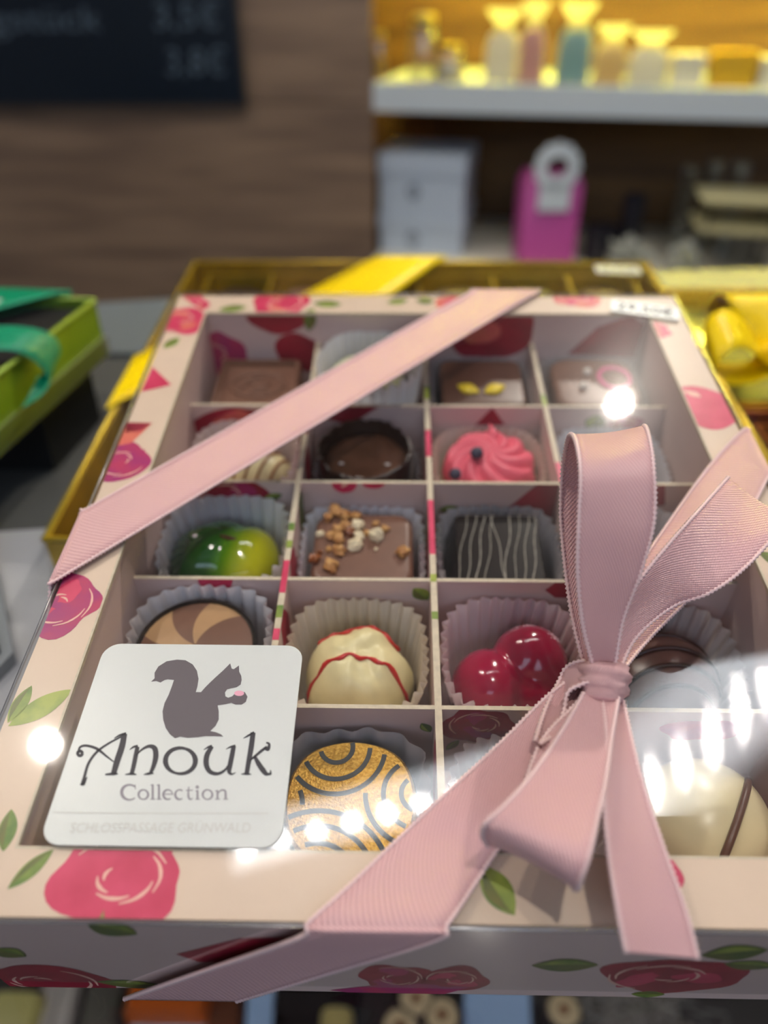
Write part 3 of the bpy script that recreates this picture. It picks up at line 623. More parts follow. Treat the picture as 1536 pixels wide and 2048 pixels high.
# band across the back-left corner: up the left side, over the top, down the back
a0, a1 = Vector((-79.7, -8., ZB)), Vector((-79.7, -28.9, ZB)); b0, b1 = Vector((15.4, 93.7, ZB)), Vector((36.2, 93.7, ZB))
slA = (b0.y-a0.y)/(b0.x-a0.x)
S([((-80.35, -8-36*slA, -36), (-80.35, -28.9-36*slA, -36)), ((-80.35, -8-18*slA, -18), (-80.35, -28.9-18*slA, -18)), ((-80.35, -8-1*slA, -.6), (-80.35, -28.9-1*slA, -.6)), ((-79.2, -7.4, ZB), (-79.2, -28.4, ZB)), ((-77, -5.1, ZB), (-77, -26.1, ZB)), tuple(map(tuple, (a0.lerp(b0, .33), a1.lerp(b1, .33)))), tuple(map(tuple, (a0.lerp(b0, .66), a1.lerp(b1, .66)))), tuple(map(tuple, (a0.lerp(b0, .975), a1.lerp(b1, .975)))), ((15.2, 93.6, ZB-.1), (36, 93.6, ZB-.1)), ((16, 94.4, -.8), (36.8, 94.4, -.8)), ((15.4+17, 94.4, -18), (36.2+17, 94.4, -18)), ((15.4+35, 94.4, -36), (36.2+35, 94.4, -36))], 'band', raw=True, n=150, k=6)
# band from the knot over the front edge and down the front
fx = un(600, 1868, ZB); gx = un(880, 1868, ZB)
S([tuple(map(tuple, (un(1160, 1345, 5.5), un(1190, 1405, 5)))), tuple(map(tuple, (un(1095, 1392, 4.6), un(1142, 1470, 4.2)))), tuple(map(tuple, (un(1000, 1487, 3), un(1085, 1560, 3)))), tuple(map(tuple, (un(850, 1627, 1.8), un(1000, 1690, 1.8)))), tuple(map(tuple, (un(700, 1770, ZB+.1), un(935, 1790, ZB+.1)))), ((fx.x+1, -93.2, ZB), (gx.x+1, -93.2, ZB)), ((fx.x-.2, -94.4, -.8), (gx.x-.4, -94.4, -.8)), ((fx.x-17, -94.4, -18), (gx.x-17, -94.4, -18)), ((fx.x-35, -94.4, -36.5), (gx.x-35, -94.4, -36.5))], 'band', raw=True, n=120)
# band from the knot to the right edge and down the right side
S([tuple(map(tuple, (un(1205, 1310, 5), un(1245, 1340, 5)))), tuple(map(tuple, (un(1250, 1180, 3.2), un(1300, 1275, 3)))), tuple(map(tuple, (un(1345, 1035, 2.5), un(1405, 1165, 2.5)))), tuple(map(tuple, (un(1425, 925, 2.), un(1490, 1040, 2.)))), ((78.6, 23.2, ZB), (78.6, 5.2, ZB)), ((80.35, 24.4, -.8), (80.35, 6.2, -.8)), ((80.35, 42, -18), (80.35, 24, -18)), ((80.35, 60, -36.5), (80.35, 42, -36.5))], 'band', raw=True, n=110)
S([((1168,1335,6),(1215,1332,6)), ((1140,1210,11),(1240,1200,9)), ((1122,1050,17),(1290,1045,14)), ((1124,950,23),(1300,940,20)), ((1133,888,30),(1292,870,28)), ((1142,869,35),(1288,852,34)), ((1153,888,39),(1296,868,38)), ((1161,950,38.5),(1307,935,37.5)), ((1157,1050,33),(1308,1040,32)), ((1155,1150,26),(1283,1140,25)), ((1165,1250,18),(1246,1240,17)), ((1185,1330,10.5),(1230,1330,10.5))], 'bow_loop', n=140, arch=.5)
S([((1190,1328,8),(1238,1345,8)), ((1222,1250,13),(1272,1275,9)), ((1275,1165,18),(1345,1213,11)), ((1340,1085,20),(1420,1185,14)), ((1400,1018,20),(1495,1130,16)), ((1456,955,18),(1580,1035,18))], 'ribbon_tail', n=90, arch=-.8)
S([((1168,1385,8.5),(1238,1388,8.5)), ((1122,1465,12),(1224,1470,12)), ((1060,1555,14.5),(1211,1560,14.5)), ((1005,1615,15.5),(1194,1640,15.8)), ((975,1642,15.2),(1178,1712,16)), ((966,1660,13.5),(1163,1755,14.2)), ((968,1678,10.5),(1154,1776,11)), ((985,1682,7.8),(1148,1762,8)), ((1040,1590,6.8),(1165,1660,6.8)), ((1085,1480,6.5),(1190,1500,6.5)), ((1160,1400,6.5),(1210,1400,6.5))], 'bow_loop', n=140, arch=.5)
S([((1205,1395,8),(1246,1400,7)), ((1213,1480,12),(1268,1500,9)), ((1207,1560,13),(1292,1590,9)), ((1215,1690,12),(1332,1710,8)), ((1235,1820,10),(1372,1825,6)), ((1253,1905,8),(1396,1918,4))], 'ribbon_tail', n=90, arch=.6)
# knot: a pleated wrap and its side fold
kc = un(1208, 1362, 7.6); up_ = (un(1215, 1300, 11)-un(1200, 1420, 6)).normalized(); sd = Vector((1, 0, 0)); sd = (sd-up_*sd.dot(up_)).normalized(); fw_ = up_.cross(sd)
KM = Matrix((sd, fw_, up_)).transposed().to_4x4(); KM.translation = kc
m = MB()
def kr(t, r, z): return r*(1+.09*sin(z*2.6+2.2*sin(t*1.0)+t)+.05*noise.noise(Vector((cos(t)*2, sin(t)*2, z)))), z+.5*sin(t+.6)
m.lathe([(2.2, -3.6), (3.3, -3.3), (3.9, -2.6), (4.2, -1.8), (4.3, -1.), (4.45, -.2), (4.3, .6), (4.5, 1.3), (4.3, 2.1), (3.8, 2.9), (3., 3.4), (1.8, 3.6)], 40, kr, cap0=True, cap1=True, M=KM)
for i in range(len(m.v)): m.uv[i] = ((i % 40)/12., (i//40)/12.)
m.build('knot', SATIN, rib, None, RO, 180)
S([((1172,1322,9),(1182,1362,10)), ((1150,1325,8),(1160,1370,9)), ((1130,1338,6),(1136,1385,7.5)), ((1118,1362,4.5),(1128,1420,6)), ((1090,1420,5),(1112,1465,6)), ((1070,1482,7),(1080,1488,8))], 'knot_fold', n=50, arch=.6, k=5)

# yellow ribbon of the gold box
YEL = satin_mat('yellow_satin', (.93, .66, .0), (.84, .56, .0), bump=.2, spec=.3); YEP = mat('yellow_picot', (.9, .64, .03), .5)
yr = empty('yellow_ribbon', GF @ T(0, 0, .8), 'yellow ribbon slung across the corners of the gold box', 'ribbon')
def yband(pairs): return strip(pairs, 'band', YEL, yr, n=60, off=(0, 0, .8), picot=False, raw=True, k=4)
def gpx(x, y):
    p = GF.inverted() @ wplane(x, y, GF @ Vector((0, 0, 1.2*MM)), GF.to_3x3() @ Vector((0, 0, 1))); return p/MM
A0, A1 = gpx(595, 594), gpx(775, 594); B0, B1 = gpx(745, 526), gpx(885, 526)
B0.y = B1.y = GD+1.2
d_ = (B0-A0); C0 = A0-d_*1.2; C1 = A1-d_*1.2
yband([(tuple(C0), tuple(C1)), (tuple(A0), tuple(A1)), (tuple(B0), tuple(B1)), (tuple(B0+Vector((2, .8, -3))), tuple(B1+Vector((2, .8, -3)))), (tuple(B0+Vector((12, .8, -14))), tuple(B1+Vector((12, .8, -14))))])
A0, A1 = gpx(290, 708), gpx(232, 812); A0.x = A1.x = -GW-1.4
yband([((A0.x-.2, A0.y-10, -14), (A1.x-.2, A1.y-10, -14)), ((A0.x-.2, A0.y-1, -1), (A1.x-.2, A1.y-1, -1)), ((A0.x+.4, A0.y, 1.2), (A1.x+.4, A1.y, 1.2)), ((A0.x+20, A0.y+22, 1.2), (A1.x+20, A1.y+22, 1.2)), ((A0.x+34, A0.y+36, 1.2), (A1.x+34, A1.y+36, 1.2))])

# ================================================================== chocolates and paper cups in the pink box
CXS = (-51.2, -17, 17, 51.2); CYS = (66, 33, 0, -33, -66); FZ = -35.9
def cellM(c, r, dx=0, dy=0, rz=0, dz=.35): return BF @ T(CXS[c]+dx, CYS[r]+dy, FZ+dz) @ Rz(rz)
def cup(c, r, colr, label, hw=15.4, hd=15.2, h=20., pleats=34, sq=3.2, base=12.6, flare=1., seed=1, ragged=.8):
    """pleated paper cup pressed into its square cell"""
    n = pleats*6; rings = []
    prof = [(.01, 0), (.5, 0), (.93, .05)] + [(1, .25)] + [(1, z) for z in (1.5, h*.3, h*.55, h*.8, h)]
    for i, (q, z) in enumerate(prof):
        ring = []; f = z/h
        for k in range(n):
            t = 2*pi*k/n; ct, st = cos(t), sin(t)
            rs = 1/((abs(ct)/hw)**sq+(abs(st)/hd)**sq)**(1/sq)            # squarish limit at the top
            rr = q*(base*(1-f)+rs*flare*f) if z > .2 else q*base
            ph = t*pleats + .8*noise.noise(Vector((ct*2, st*2, seed)))
            rr -= (.5+.5*cos(ph))*(.35+1.25*f)*(1 if q == 1 else 0)
            zz = z + (ragged*(.5*cos(ph)+noise.noise(Vector((ct*2.5+seed, st*2.5, 3.))))*1. if i == len(prof)-1 else 0)
            ring.append((rr*ct, rr*st, zz))
        rings.append(ring)
    m = MB(); m.loft(rings, True, False)
    o = m.build('paper_cup', PAPERS[colr], None, BF @ T(CXS[c], CYS[r], FZ+.05), None, 180)
    return tag(o, label, 'paper cup', 'pleated paper cups in the pink box')
def choc(M, label, cat='chocolate'): return empty('praline', M, label, cat, 'chocolates in the pink box')
def part(mb, name, m, par, smooth=50): return mb.build(name, m, par, None, None, smooth)
def block(w_, d_, h, r=3, top=.9, bev=1.2):
    """rounded chocolate block, slightly tapered, soft upper edge"""
    rings = [rrect(w_, d_, r, 0), rrect(w_, d_, r, .4)]
    for a in range(6):
        t = pi/2*a/5; k = 1-cos(t); q = top+(1-top)*(1-(h-bev)/h)
        rings.append(rrect(w_*top-2*bev*k, d_*top-2*bev*k, max(.3, r-bev*k*.6), h-bev+bev*sin(t)))
    return MB().loft(rings)
def dome(r, h, n=48, p=2.3, rf=None, squash=1.):
    prof = [(r*.9, 0), (r, h*.08)]+[(r*(1-(t/9.)**p)**(1/p), h*(.08+.92*t/9.)) for t in range(1, 9)]+[(r*.12, h*.999), (.02, h)]
    return MB().lathe(prof, n, rf, cap0=True, cap1=True)
def dome_z(x, y, r, h, p=2.3):
    q = min(.999, math.hypot(x, y)/r); return h*(.08+.92*(1-q**p)**(1/p))

# --- back row
a = choc(cellM(0, 0, -.6, -.5), 'square milk chocolate with a raised rim and embossed oval, back left corner')
m = MB(); m.loft([rrect(26.5, 25.5, 1.5, 0), rrect(26.5, 25.5, 1.5, .5), rrect(25, 24, 1.4, 21), rrect(24.4, 23.4, 1.3, 21.7), rrect(22.6, 21.6, 1.2, 21.7), rrect(21.8, 20.8, 1.2, 20.1)]); part(m, 'body', MILK, a, 35)
m = MB(); m.tube([(8*cos(t*pi/16), 6.3*sin(t*pi/16), 20.2) for t in range(33)], .55, 6)
part(m, 'embossed_oval', MILK, a, 180)
for k, P in enumerate((((-5, -2), (-2, 1), (1, -2), (4, 1)), ((-4, 1.5), (-1, 3.8), (3, 3.5)), ((-2, -4), (1, -3), (4, -3.6)), ((4, 4.4), (6.6, 4.8), (7, 3.6)))):
    m = MB(); m.tube([tuple(q)+(20.2,) for q in catmull(P, 14)], .6, 6); part(m, 'embossed_swirl', MILK, a, 180)
a = choc(cellM(1, 0, -1.6, 1.4), 'pale green topped truffle in a tall white cup behind the ribbon')
def tr(t, r, z): return r*(1+.03*noise.noise(Vector((cos(t)*3, sin(t)*3, z)))), z
part(dome(12, 22.5, 40, 2.4, tr), 'truffle_base', MILK2, a, 180)
m = MB().lathe([(11.6, 17.2), (12.0, 18.4), (11.4, 21.0), (9.6, 24.2), (6.6, 26.2), (3, 27.2), (.05, 27.4)], 40, lambda t, r, z: (r*(1+.05*sin(5*t)*.5+.03*sin(9*t)), z+(.6*sin(6*t) if z < 18 else 0)), cap0=True, cap1=True)
part(m, 'green_icing', mat('pistachio', srgb(206, 208, 160), .5, bump=.3, bscale=700), a, 180)
cup(1, 0, 'white', 'tall white pleated cup around the pale green truffle', h=30, hw=16.2, hd=15.8, seed=2, pleats=28, flare=1.0, sq=2.3, base=13, ragged=1.1)
YD = mat('yellow_decor', srgb(236, 204, 40), .4)
def almond(l, w_, h): return MB().lathe([(max(.02, w_/2*sin(pi*t/10)), -l/2+l*t/10) for t in range(11)], 14, cap0=True, cap1=True, M=Matrix.Diagonal((1, h/w_*2, 1, 1)))
a = choc(cellM(2, 0, .2, -1.5), 'dark square chocolate with two yellow petals on top, back row')
part(block(26, 25, 22.5, 3, .96, 1.), 'body', MILK2, a)
for sx, rot in ((-1, 60), (1, -60)):
    m = almond(7.6, 4.8, 1.); MX = Matrix.Translation((sx*4.0-.6, -4.2, 22.9)) @ Matrix.Rotation(math.radians(rot), 4, 'Z') @ Matrix.Rotation(math.radians(90), 4, 'X'); m.v = [tuple(MX @ Vector(p)) for p in m.v]; part(m, 'yellow_petal', YD, a, 180)
a = choc(cellM(3, 0, .3, -1), 'milk chocolate with two white pearls and a pink ring, back right')
part(block(26, 26, 22.5, 6, .97, 1.4), 'body', MILK, a)
for (x, y) in ((-4.2, -3.5), (-1.8, 4)): m = MB(); m.blob((x, y, 23.3), (1.3, 1.3, 1.2), 1, .02, nu=14, nv=10); part(m, 'sugar_pearl', mat('pearl', srgb(226, 214, 200), .3), a, 180)
m = MB(); m.tube([(6+4.6*cos(t*pi/12), 1.2+5.4*sin(t*pi/12), 22.8) for t in range(25)], .75, 8); part(m, 'pink_ring', mat('pink_icing', srgb(214, 84, 130), .4), a, 180)
cup(2, 0, 'clear', 'thin paper cup around the chocolate with yellow petals', h=21, hw=15.8, hd=15.4, base=15, seed=3, flare=1, sq=6)
cup(3, 0, 'clear', 'thin paper cup around the pearl-decorated chocolate', h=21, hw=15.8, hd=15.4, base=15, seed=4, flare=1, sq=6)

# --- second row
a = choc(cellM(0, 1, 2, -1, -8), 'oval white chocolate with thin brown stripes, partly under the ribbon')
m = MB(); m.blob((0, 0, 10.5), (12, 9.4, 10.2), 3, .03, nu=40, nv=24); part(m, 'body', WHITEC, a, 180)
BRL = mat('brown_icing', srgb(150, 92, 50), .45)
for k in range(6):
    x0 = -8+k*3.2; P = []
    for t in range(15):
        y = -8.6+17.2*t/14; x = x0+.25*y; q = 1-(x/12)**2-(y/9.4)**2
        if q > .03: P.append((x, y, 10.5+10.3*math.sqrt(q)))
    if len(P) > 3: m = MB(); m.tube(P, .42, 6); part(m, 'icing_line', BRL, a, 180)
cup(0, 1, 'rose', 'pinkish pleated cup around the oval striped white chocolate', h=21, seed=5)
a = choc(cellM(1, 1, -.4, -1.2), 'round dark chocolate shell filled with smooth ganache')
random.seed(3); rag = [random.uniform(-.9, .7) for _ in range(60)]
def rg(t, r, z): 
    k = t/(2*pi)*60; i = int(k) % 60; f = k-int(k); q = rag[i]*(1-f)+rag[(i+1) % 60]*f
    return r*(1+.012*q), z+(q*.9 if z > 21 else 0)
m = MB().lathe([(11.2, 0), (11.8, .6), (12.5, 12), (12.9, 23.2), (12.3, 23.4), (11.7, 20), (11.4, 16)], 96, rg, cap0=True, cap1=True); part(m, 'shell', DARK, a, 40)
m = MB().lathe([(11.75, 17), (11.75, 19.2), (10, 19.4), (6, 19.3), (.05, 19.3)], 48, lambda t, r, z: (r, z+.35*noise.noise(Vector((cos(t)*r*.25, sin(t)*r*.25, 2)))), cap0=True, cap1=True); part(m, 'ganache', mat('ganache', srgb(96, 64, 48), .2, var=.3, vscale=120, col2=srgb(70, 44, 32)), a, 180)
for (x, y, s_) in ((-1.5, -8.6, 1.5), (-6.5, -2.2, .7), (6.2, -2.5, .8)): m = MB(); m.blob((x, y, 19.6), (s_, s_*.6, .25), 2, .3, nu=12, nv=8); part(m, 'sugar_bloom', mat('bloom', srgb(210, 200, 195), .4), a, 180)
cup(1, 1, 'clear', 'thin crinkled cup around the dark ganache shell', h=15, seed=6)
a = choc(cellM(2, 1, .3, -1.2), 'piped pink rosette praline topped with two dark berries')
rings = []
for i in range(41):
    q = 1-i/40*.995; ring = []
    for k in range(180):
        t = 2*pi*k/180; g = abs(sin(4.5*(t+1.5*(1-q)**.8))); ed = max(0, (q-.86)/.14)
        R_ = 12.9*q*(1+.05*(g-.5)*q); z = 18.0+4.6*(1-q**1.9)+1.5*g*min(1, q*1.6)*(1-.4*ed)-4.2*ed**2
        ring.append((R_*cos(t), R_*sin(t), z))
    rings.append(ring)
m = MB().loft([[(p[0]*.9, p[1]*.9, 11.5) for p in rings[0]]]+rings); part(m, 'pink_swirl', mat('pink_cream', srgb(236, 98, 118), .42, var=.1, vscale=120, sss=0.), a, 180)
m = MB(); m.tube([(1., 7.5, 19.8), (1.6, 10., 20.8), (.6, 12.6, 22.2)], [2.2, 1.3, .12], 10); part(m, 'swirl_tip', MATS['pink_cream'], a, 180)
m = MB().lathe([(10.5, 0), (11.5, 1), (13, 12), (13.2, 13), (11, 13)], 96, lambda t, r, z: (r*(1+.025*cos(24*t)), z), cap0=True, cap1=True); part(m, 'wafer_cup', mat('wafer', srgb(236, 214, 176), .55), a, 180)
BER = mat('berry', srgb(58, 56, 76), .5, bump=.3, bscale=900)
for (x, y, z, s_) in ((-4.3, -3.0, 24.2, 1.75), (-10.0, -6.4, 19.6, 1.7)): m = MB(); m.blob((x, y, z), (s_, s_, s_*.92), 5, .06, nu=18, nv=12); part(m, 'berry', BER, a, 180)
cup(2, 1, 'cream', 'cream pleated cup around the pink rosette', h=18.5, hw=15.9, hd=15.6, seed=7, pleats=40)
a = choc(cellM(3, 1, .5, -1), 'round dark dome chocolate behind the upright bow loop')
part(dome(12, 19), 'body', DARK, a, 180)
cup(3, 1, 'white', 'white pleated cup behind the upright bow loop', h=19, seed=8)

# --- third row
GRN = mat('green_glaze', srgb(46, 96, 24), .1, coat=.6)
nt = GRN.node_tree; tc = nt.nodes.new('ShaderNodeTexCoord'); dp = nt.nodes.new('ShaderNodeVectorMath'); dp.operation = 'DOT_PRODUCT'; dp.inputs[1].default_value = (48, -30, 0)   # airbrushed dark green to lime across the sweet
rp = nt.nodes.new('ShaderNodeValToRGB'); cr_ = rp.color_ramp; cr_.elements[0].position = .05; cr_.elements[0].color = srgb(30, 74, 26); cr_.elements[1].position = .95; cr_.elements[1].color = srgb(196, 194, 24)
for p_, c_ in ((.42, srgb(36, 92, 24)), (.6, srgb(96, 150, 22))): q_ = cr_.elements.new(p_); q_.color = c_
ad = nt.nodes.new('ShaderNodeMath'); ad.operation = 'ADD'; ad.inputs[1].default_value = .42
nt.links.new(tc.outputs['Object'], dp.inputs[0]); nt.links.new(dp.outputs['Value'], ad.inputs[0]); nt.links.new(ad.outputs[0], rp.inputs[0]); nt.links.new(rp.outputs[0], nt.nodes['Principled BSDF'].inputs['Base Color'])
a = choc(cellM(0, 2, -1.4, .6, 14), 'glossy green apple-shaped chocolate fading to lime yellow')
def lobe(mb, c, R, rot, seed):
    return mb.blob((0, 0, 0), R, seed, .05, 1.2, 40, 24, M=Matrix.Translation(c) @ Matrix.Rotation(math.radians(rot), 4, 'Z'))
m = MB(); lobe(m, (-2.4, 1.2, 10.2), (12.4, 10.6, 10.2), 22, 2); lobe(m, (5.2, -2.2, 10.0), (8.2, 11.4, 10.2), -26, 4)
o = part(m, 'apple_body', GRN, a, 180); md = o.modifiers.new('merge', 'REMESH'); md.mode = 'VOXEL'; md.voxel_size = .0006; md.use_smooth_shade = True; md = o.modifiers.new('soft', 'SMOOTH'); md.iterations = 8
m = MB(); m.tube([(.2, .5, 20.0), (2.2, -.8, 20.2), (4.6, -2.0, 19.6), (6.6, -3.6, 18.9)], [.35, .55, .6, .4], 8); part(m, 'stem', mat('stem_brown', srgb(92, 52, 30), .4), a, 180)
m = MB(); m.blob((-3.5, 2.5, 19.9), (4.4, 2.2, .7), 3, .1, nu=24, nv=10); part(m, 'leaf_relief', GRN, a, 180)
cup(0, 2, 'white', 'white pleated cup around the green apple chocolate', h=21, hw=16.3, hd=15.8, seed=9, pleats=30, base=14)
a = choc(cellM(1, 2, .2, -.9), 'square milk chocolate sprinkled with chopped nuts')
part(block(25.6, 25, 18.6, 4.2, .975, 1.8), 'body', MILK, a)
NUT = [mat('roast_nut', srgb(206, 156, 92), .55, var=.4, vscale=500, bump=.4, bscale=900, col2=srgb(166, 108, 56)), mat('almond_bit', srgb(232, 214, 178), .5, var=.1, vscale=400), mat('caramel_bit', srgb(140, 76, 32), .25, var=.3, vscale=500)]
random.seed(8)
NP = [(672,1022,2.0,0),(690,1030,1.5,0),(655,1035,1.4,0),(711,1032,1.4,0),(676,1060,1.6,0),(690,1050,1.3,0),(662,1072,1.4,0),(678,1078,1.6,0),(714,1052,1.9,1),(718,1072,1.4,1),(700,1063,1.5,2),(712,1091,1.9,1),(753,1072,2.0,1),(751,1046,.9,0),(770,1057,1.1,0),(678,1102,1.7,0),(657,1098,.9,0),(640,1068,1.2,1),(628,1118,1.5,2),(662,1132,2.0,0),(806,1104,1.7,0),(733,1065,.9,0),(752,1097,.5,1),(640,1103,.7,2)]
inv = (BF.inverted() @ cellM(1, 2, .2, -.9))
for (x, y, s_, mi) in NP:
    p = un(x, y, FZ+.35+18.6+.5)-inv.translation/MM
    m = MB(); m.blob((0, 0, 0), (s_*1.0, s_*.84, s_*.7), random.randint(1, 90), .42, 1.7, 12, 8, M=Matrix.Translation((p.x, p.y, 18.6+s_*.45)) @ Matrix.Rotation(random.random()*6, 4, 'Z') @ Matrix.Rotation(random.uniform(-.3, .3), 4, 'X'))
    part(m, 'nut_piece', NUT[mi], a, 35)
cup(1, 2, 'white', 'white pleated cup around the nut-sprinkled chocolate', h=18, hw=15.8, base=14.4, seed=10, sq=6)
a = choc(cellM(2, 2, -.2, -.6), 'dark chocolate block drizzled with thin white lines')
m = MB().loft([rrect(25.5, 25, 1.6, 0), rrect(25, 24.5, 1.6, 10), rrect(21, 22.6, 1.6, 18.2), rrect(20.2, 21.8, 1.4, 18.7)]); part(m, 'body', BLACKC, a, 40)
WIC = mat('white_drizzle', srgb(168, 162, 150), .3)
random.seed(11)
for k in range(9):
    x0 = -9+k*2.25; P = []
    for t in range(13):
        y = 11.2-22.4*t/12; x = x0+.16*y*(1 if k != 4 else -.5)+.35*sin(t*.7+k); x = max(-10.2, min(10.2, x)); P.append((x, y, 18.75-.0*abs(y)))
    P += [(P[-1][0]-.1, -11.6, 17.4), (P[-1][0]-.2, -12.0, 13.)]
    m = MB(); m.tube(P, [.10+.10*((k*7) % 3)/2 if i % 2 else .13 for i in range(len(P))], 6); part(m, 'drizzle_line', WIC, a, 180)
cup(2, 2, 'grey', 'grey pleated cup around the drizzled dark block', h=18.5, hw=15.8, seed=12, base=13.6, sq=4)
a = choc(cellM(3, 2, .3, -.5), 'milk dome topped with hazelnut crumbs behind the bow')
part(dome(12.4, 18), 'body', MILK, a, 180)
random.seed(5)
for k in range(12):
    an = random.random()*6.28; q = random.random()*7; s_ = random.uniform(1., 1.9); x, y = q*cos(an)-3, q*sin(an)+2
    m = MB(); m.blob((x, y, dome_z(x, y, 12.4, 18)+s_*.25), (s_*.8, s_*.7, s_*.6), k+1, .4, 1.7, 12, 8); part(m, 'nut_piece', NUT[k % 2], a, 35)
cup(3, 2, 'white', 'white pleated cup behind the knot of the bow', h=19, seed=13)

# --- fourth row
a = choc(cellM(0, 3, -.8, .2), 'round chocolate with brown and tan swirl stripes in a dark rim')
m = MB().lathe([(11.6, 0), (12, .6), (13.2, 20), (13.1, 20.9), (12.5, 20.9), (12.4, 20.2), (.05, 20.2)], 72, cap0=True, cap1=True); part(m, 'dark_rim', BLACKC, a, 40)
TAN = mat('tan_chocolate', srgb(186, 146, 104), .36, var=.1, vscale=200)
for k in range(9):
    m = MB(); rows = 10; vs = []
    for i in range(rows+1):
        q = i/rows; rr = .2+12.1*q; t0 = 2*pi*k/9+.55*(1-q)+.1; 
        for j in range(5): t = t0+2*pi/9*j/4; vs.append((rr*cos(t), rr*sin(t), 20.3+1.0*(1-q*q)))
    m.add(vs, [(i*5+j, (i+1)*5+j, (i+1)*5+j+1, i*5+j+1) for i in range(rows) for j in range(4)]); part(m, 'swirl_stripe', TAN if k % 2 and k < 8 else MILK, a, 180)
cup(0, 3, 'white', 'white pleated cup around the swirl-striped round chocolate', h=23.5, hw=16, hd=15.8, seed=14, pleats=30, base=13.6)
a = choc(cellM(1, 3, .2, -1), 'lumpy white chocolate cluster with wavy red lines')
def lump(x, y, seed=6.):
    return 1+.045*noise.noise(Vector((x*.16+seed, y*.16, 2.)))*1.8+.022*noise.noise(Vector((x*.5, y*.5, seed)))
def wz_(x, y):
    q = math.hypot(x, y)/12.6; return (21.4*(1-min(.999, q)**2.6)**(1/2.6))*.99*lump(x, y)+.3
prof_n = 15; rings = []
for i in range(prof_n+1):
    q = .995*(1-i/prof_n)**.8+.003; ring = []
    for k in range(72):
        t = 2*pi*k/72; rr = 12.6*q*(1+.03*sin(5*t+1)+.02*sin(9*t)); x, y = rr*cos(t), rr*sin(t); ring.append((x, y, wz_(x/(1+.03*sin(5*t+1)+.02*sin(9*t)), y/(1+.03*sin(5*t+1)+.02*sin(9*t))) if i else 1.2))
    rings.append(ring)
m = MB().loft([[(p[0]*.9, p[1]*.9, 0) for p in rings[0]]]+rings); part(m, 'cluster', WHITEC, a, 180)
RED = mat('red_icing', srgb(196, 38, 34), .3)
for k, (y0, amp, xa) in enumerate(((8.2, 2.4, 9.0), (-1.4, 3.0, 11.4))):
    P = []
    for t in range(31):
        x = -xa+2*xa*t/30; y = y0-(x/xa)**2*amp*1.3+.35*sin(t*1.1)
        P.append((x, y, wz_(x, y)+.12))
    m = MB(); m.tube(P, [.45+.14*sin(i*1.3) for i in range(31)], 7); part(m, 'red_line', RED, a, 180)
cup(1, 3, 'cream', 'cream pleated cup around the red-lined white cluster', h=20, hw=15.8, seed=15, pleats=36, base=13.2)
a = choc(cellM(2, 3, -.2, -.4), 'shiny dark red heart-shaped chocolate with two cherry lobes')
CH = mat('cherry_glaze', srgb(158, 16, 58), .16, coat=.5, var=.3, vscale=90, col2=srgb(146, 14, 52))
m = MB(); m.blob((-5.4, -2.6, 10.2), (8.6, 9.4, 10.8), 3, .03, 1.2, 36, 22, M=Matrix.Rotation(.25, 4, 'Z')); m.blob((4.8, 2.8, 11.2), (8.8, 8.8, 10.9), 4, .03, 1.2, 36, 22); m.blob((1.4, -6.2, 8.5), (10.6, 6.6, 8.6), 5, .03, 1.2, 30, 18)
o = part(m, 'cherry_body', CH, a, 180); md = o.modifiers.new('merge', 'REMESH'); md.mode = 'VOXEL'; md.voxel_size = .0006; md.use_smooth_shade = True; md = o.modifiers.new('soft', 'SMOOTH'); md.iterations = 5
DUST = mat('sugar_dust', srgb(232, 196, 204), .6)
random.seed(2); m = MB()
for k in range(160):
    t = random.uniform(.3, 3.0); q = random.gauss(.86, .09); x = 4.6+8.6*.8*q*cos(t); y = 2.6+8.4*.8*q*sin(t); r2 = 1-((x-4.6)/8.6)**2-((y-2.6)/8.4)**2
    if r2 > .02: z = 11.4+10.7*math.sqrt(r2); s_ = random.uniform(.05, .14); m.box((x-s_, y-s_, z-.05), (x+s_, y+s_, z+.1))
o = part(m, 'sugar_dust', DUST, a, None); o['kind'] = 'stuff'
cup(2, 3, 'rose', 'rosy pleated cup around the red heart chocolate', h=21, hw=15.8, seed=16, pleats=34)
a = choc(cellM(3, 3, .4, -.3), 'wide round milk chocolate with dark arc stripes right of the knot')
part(dome(13.2, 18.5, 64, 2.6), 'body', mat('milk_brown', srgb(104, 74, 66), .3, var=.15, vscale=200), a, 180)
for k in range(5):
    P = []
    for t in range(25):
        x = -12+24*t/24; y = -8+k*4.6-(x/12)**2*3.6+2.; q = math.hypot(x, y)
        if q < 12.6: P.append((x, y, dome_z(x, y, 13.2, 18.5, 2.6)+.1))
    if len(P) > 3: m = MB(); m.tube(P, .5, 7); part(m, 'dark_stripe', DARK, a, 180)
cup(3, 3, 'clear', 'thin brownish cup around the arc-striped milk chocolate', h=19, hw=16, seed=17)

# --- front row
a = choc(cellM(0, 4, 0, 0), 'plain dark chocolate beneath the white squirrel sticker')
part(block(26, 26, 16, 5, .95, 2), 'body', BLACKC, a)
a = choc(cellM(1, 4, .2, .3), 'gold-dusted round chocolate with black ring pattern')
m = MB().lathe([(11.6, 0), (12.2, .6), (12.8, 13), (12.9, 15.5), (12.6, 17), (11.9, 17.9), (.05, 18)], 64, lambda t, r, z: (r*(1+.05*abs(sin(2*t))**3), z), cap0=True, cap1=True)
part(m, 'body', BLACKC, a, 50)
GP = mat('gold_dust', srgb(214, 168, 76), .38, metal=.75, var=.35, vscale=1500, bump=.5, bscale=2200, col2=srgb(176, 128, 44))
m = MB().lathe([(12.5, 17.25), (11.9, 18.05), (.05, 18.12)], 64, lambda t, r, z: (r*(1+.05*abs(sin(2*t))**3), z), cap1=True); part(m, 'gold_top', GP, a, 50)
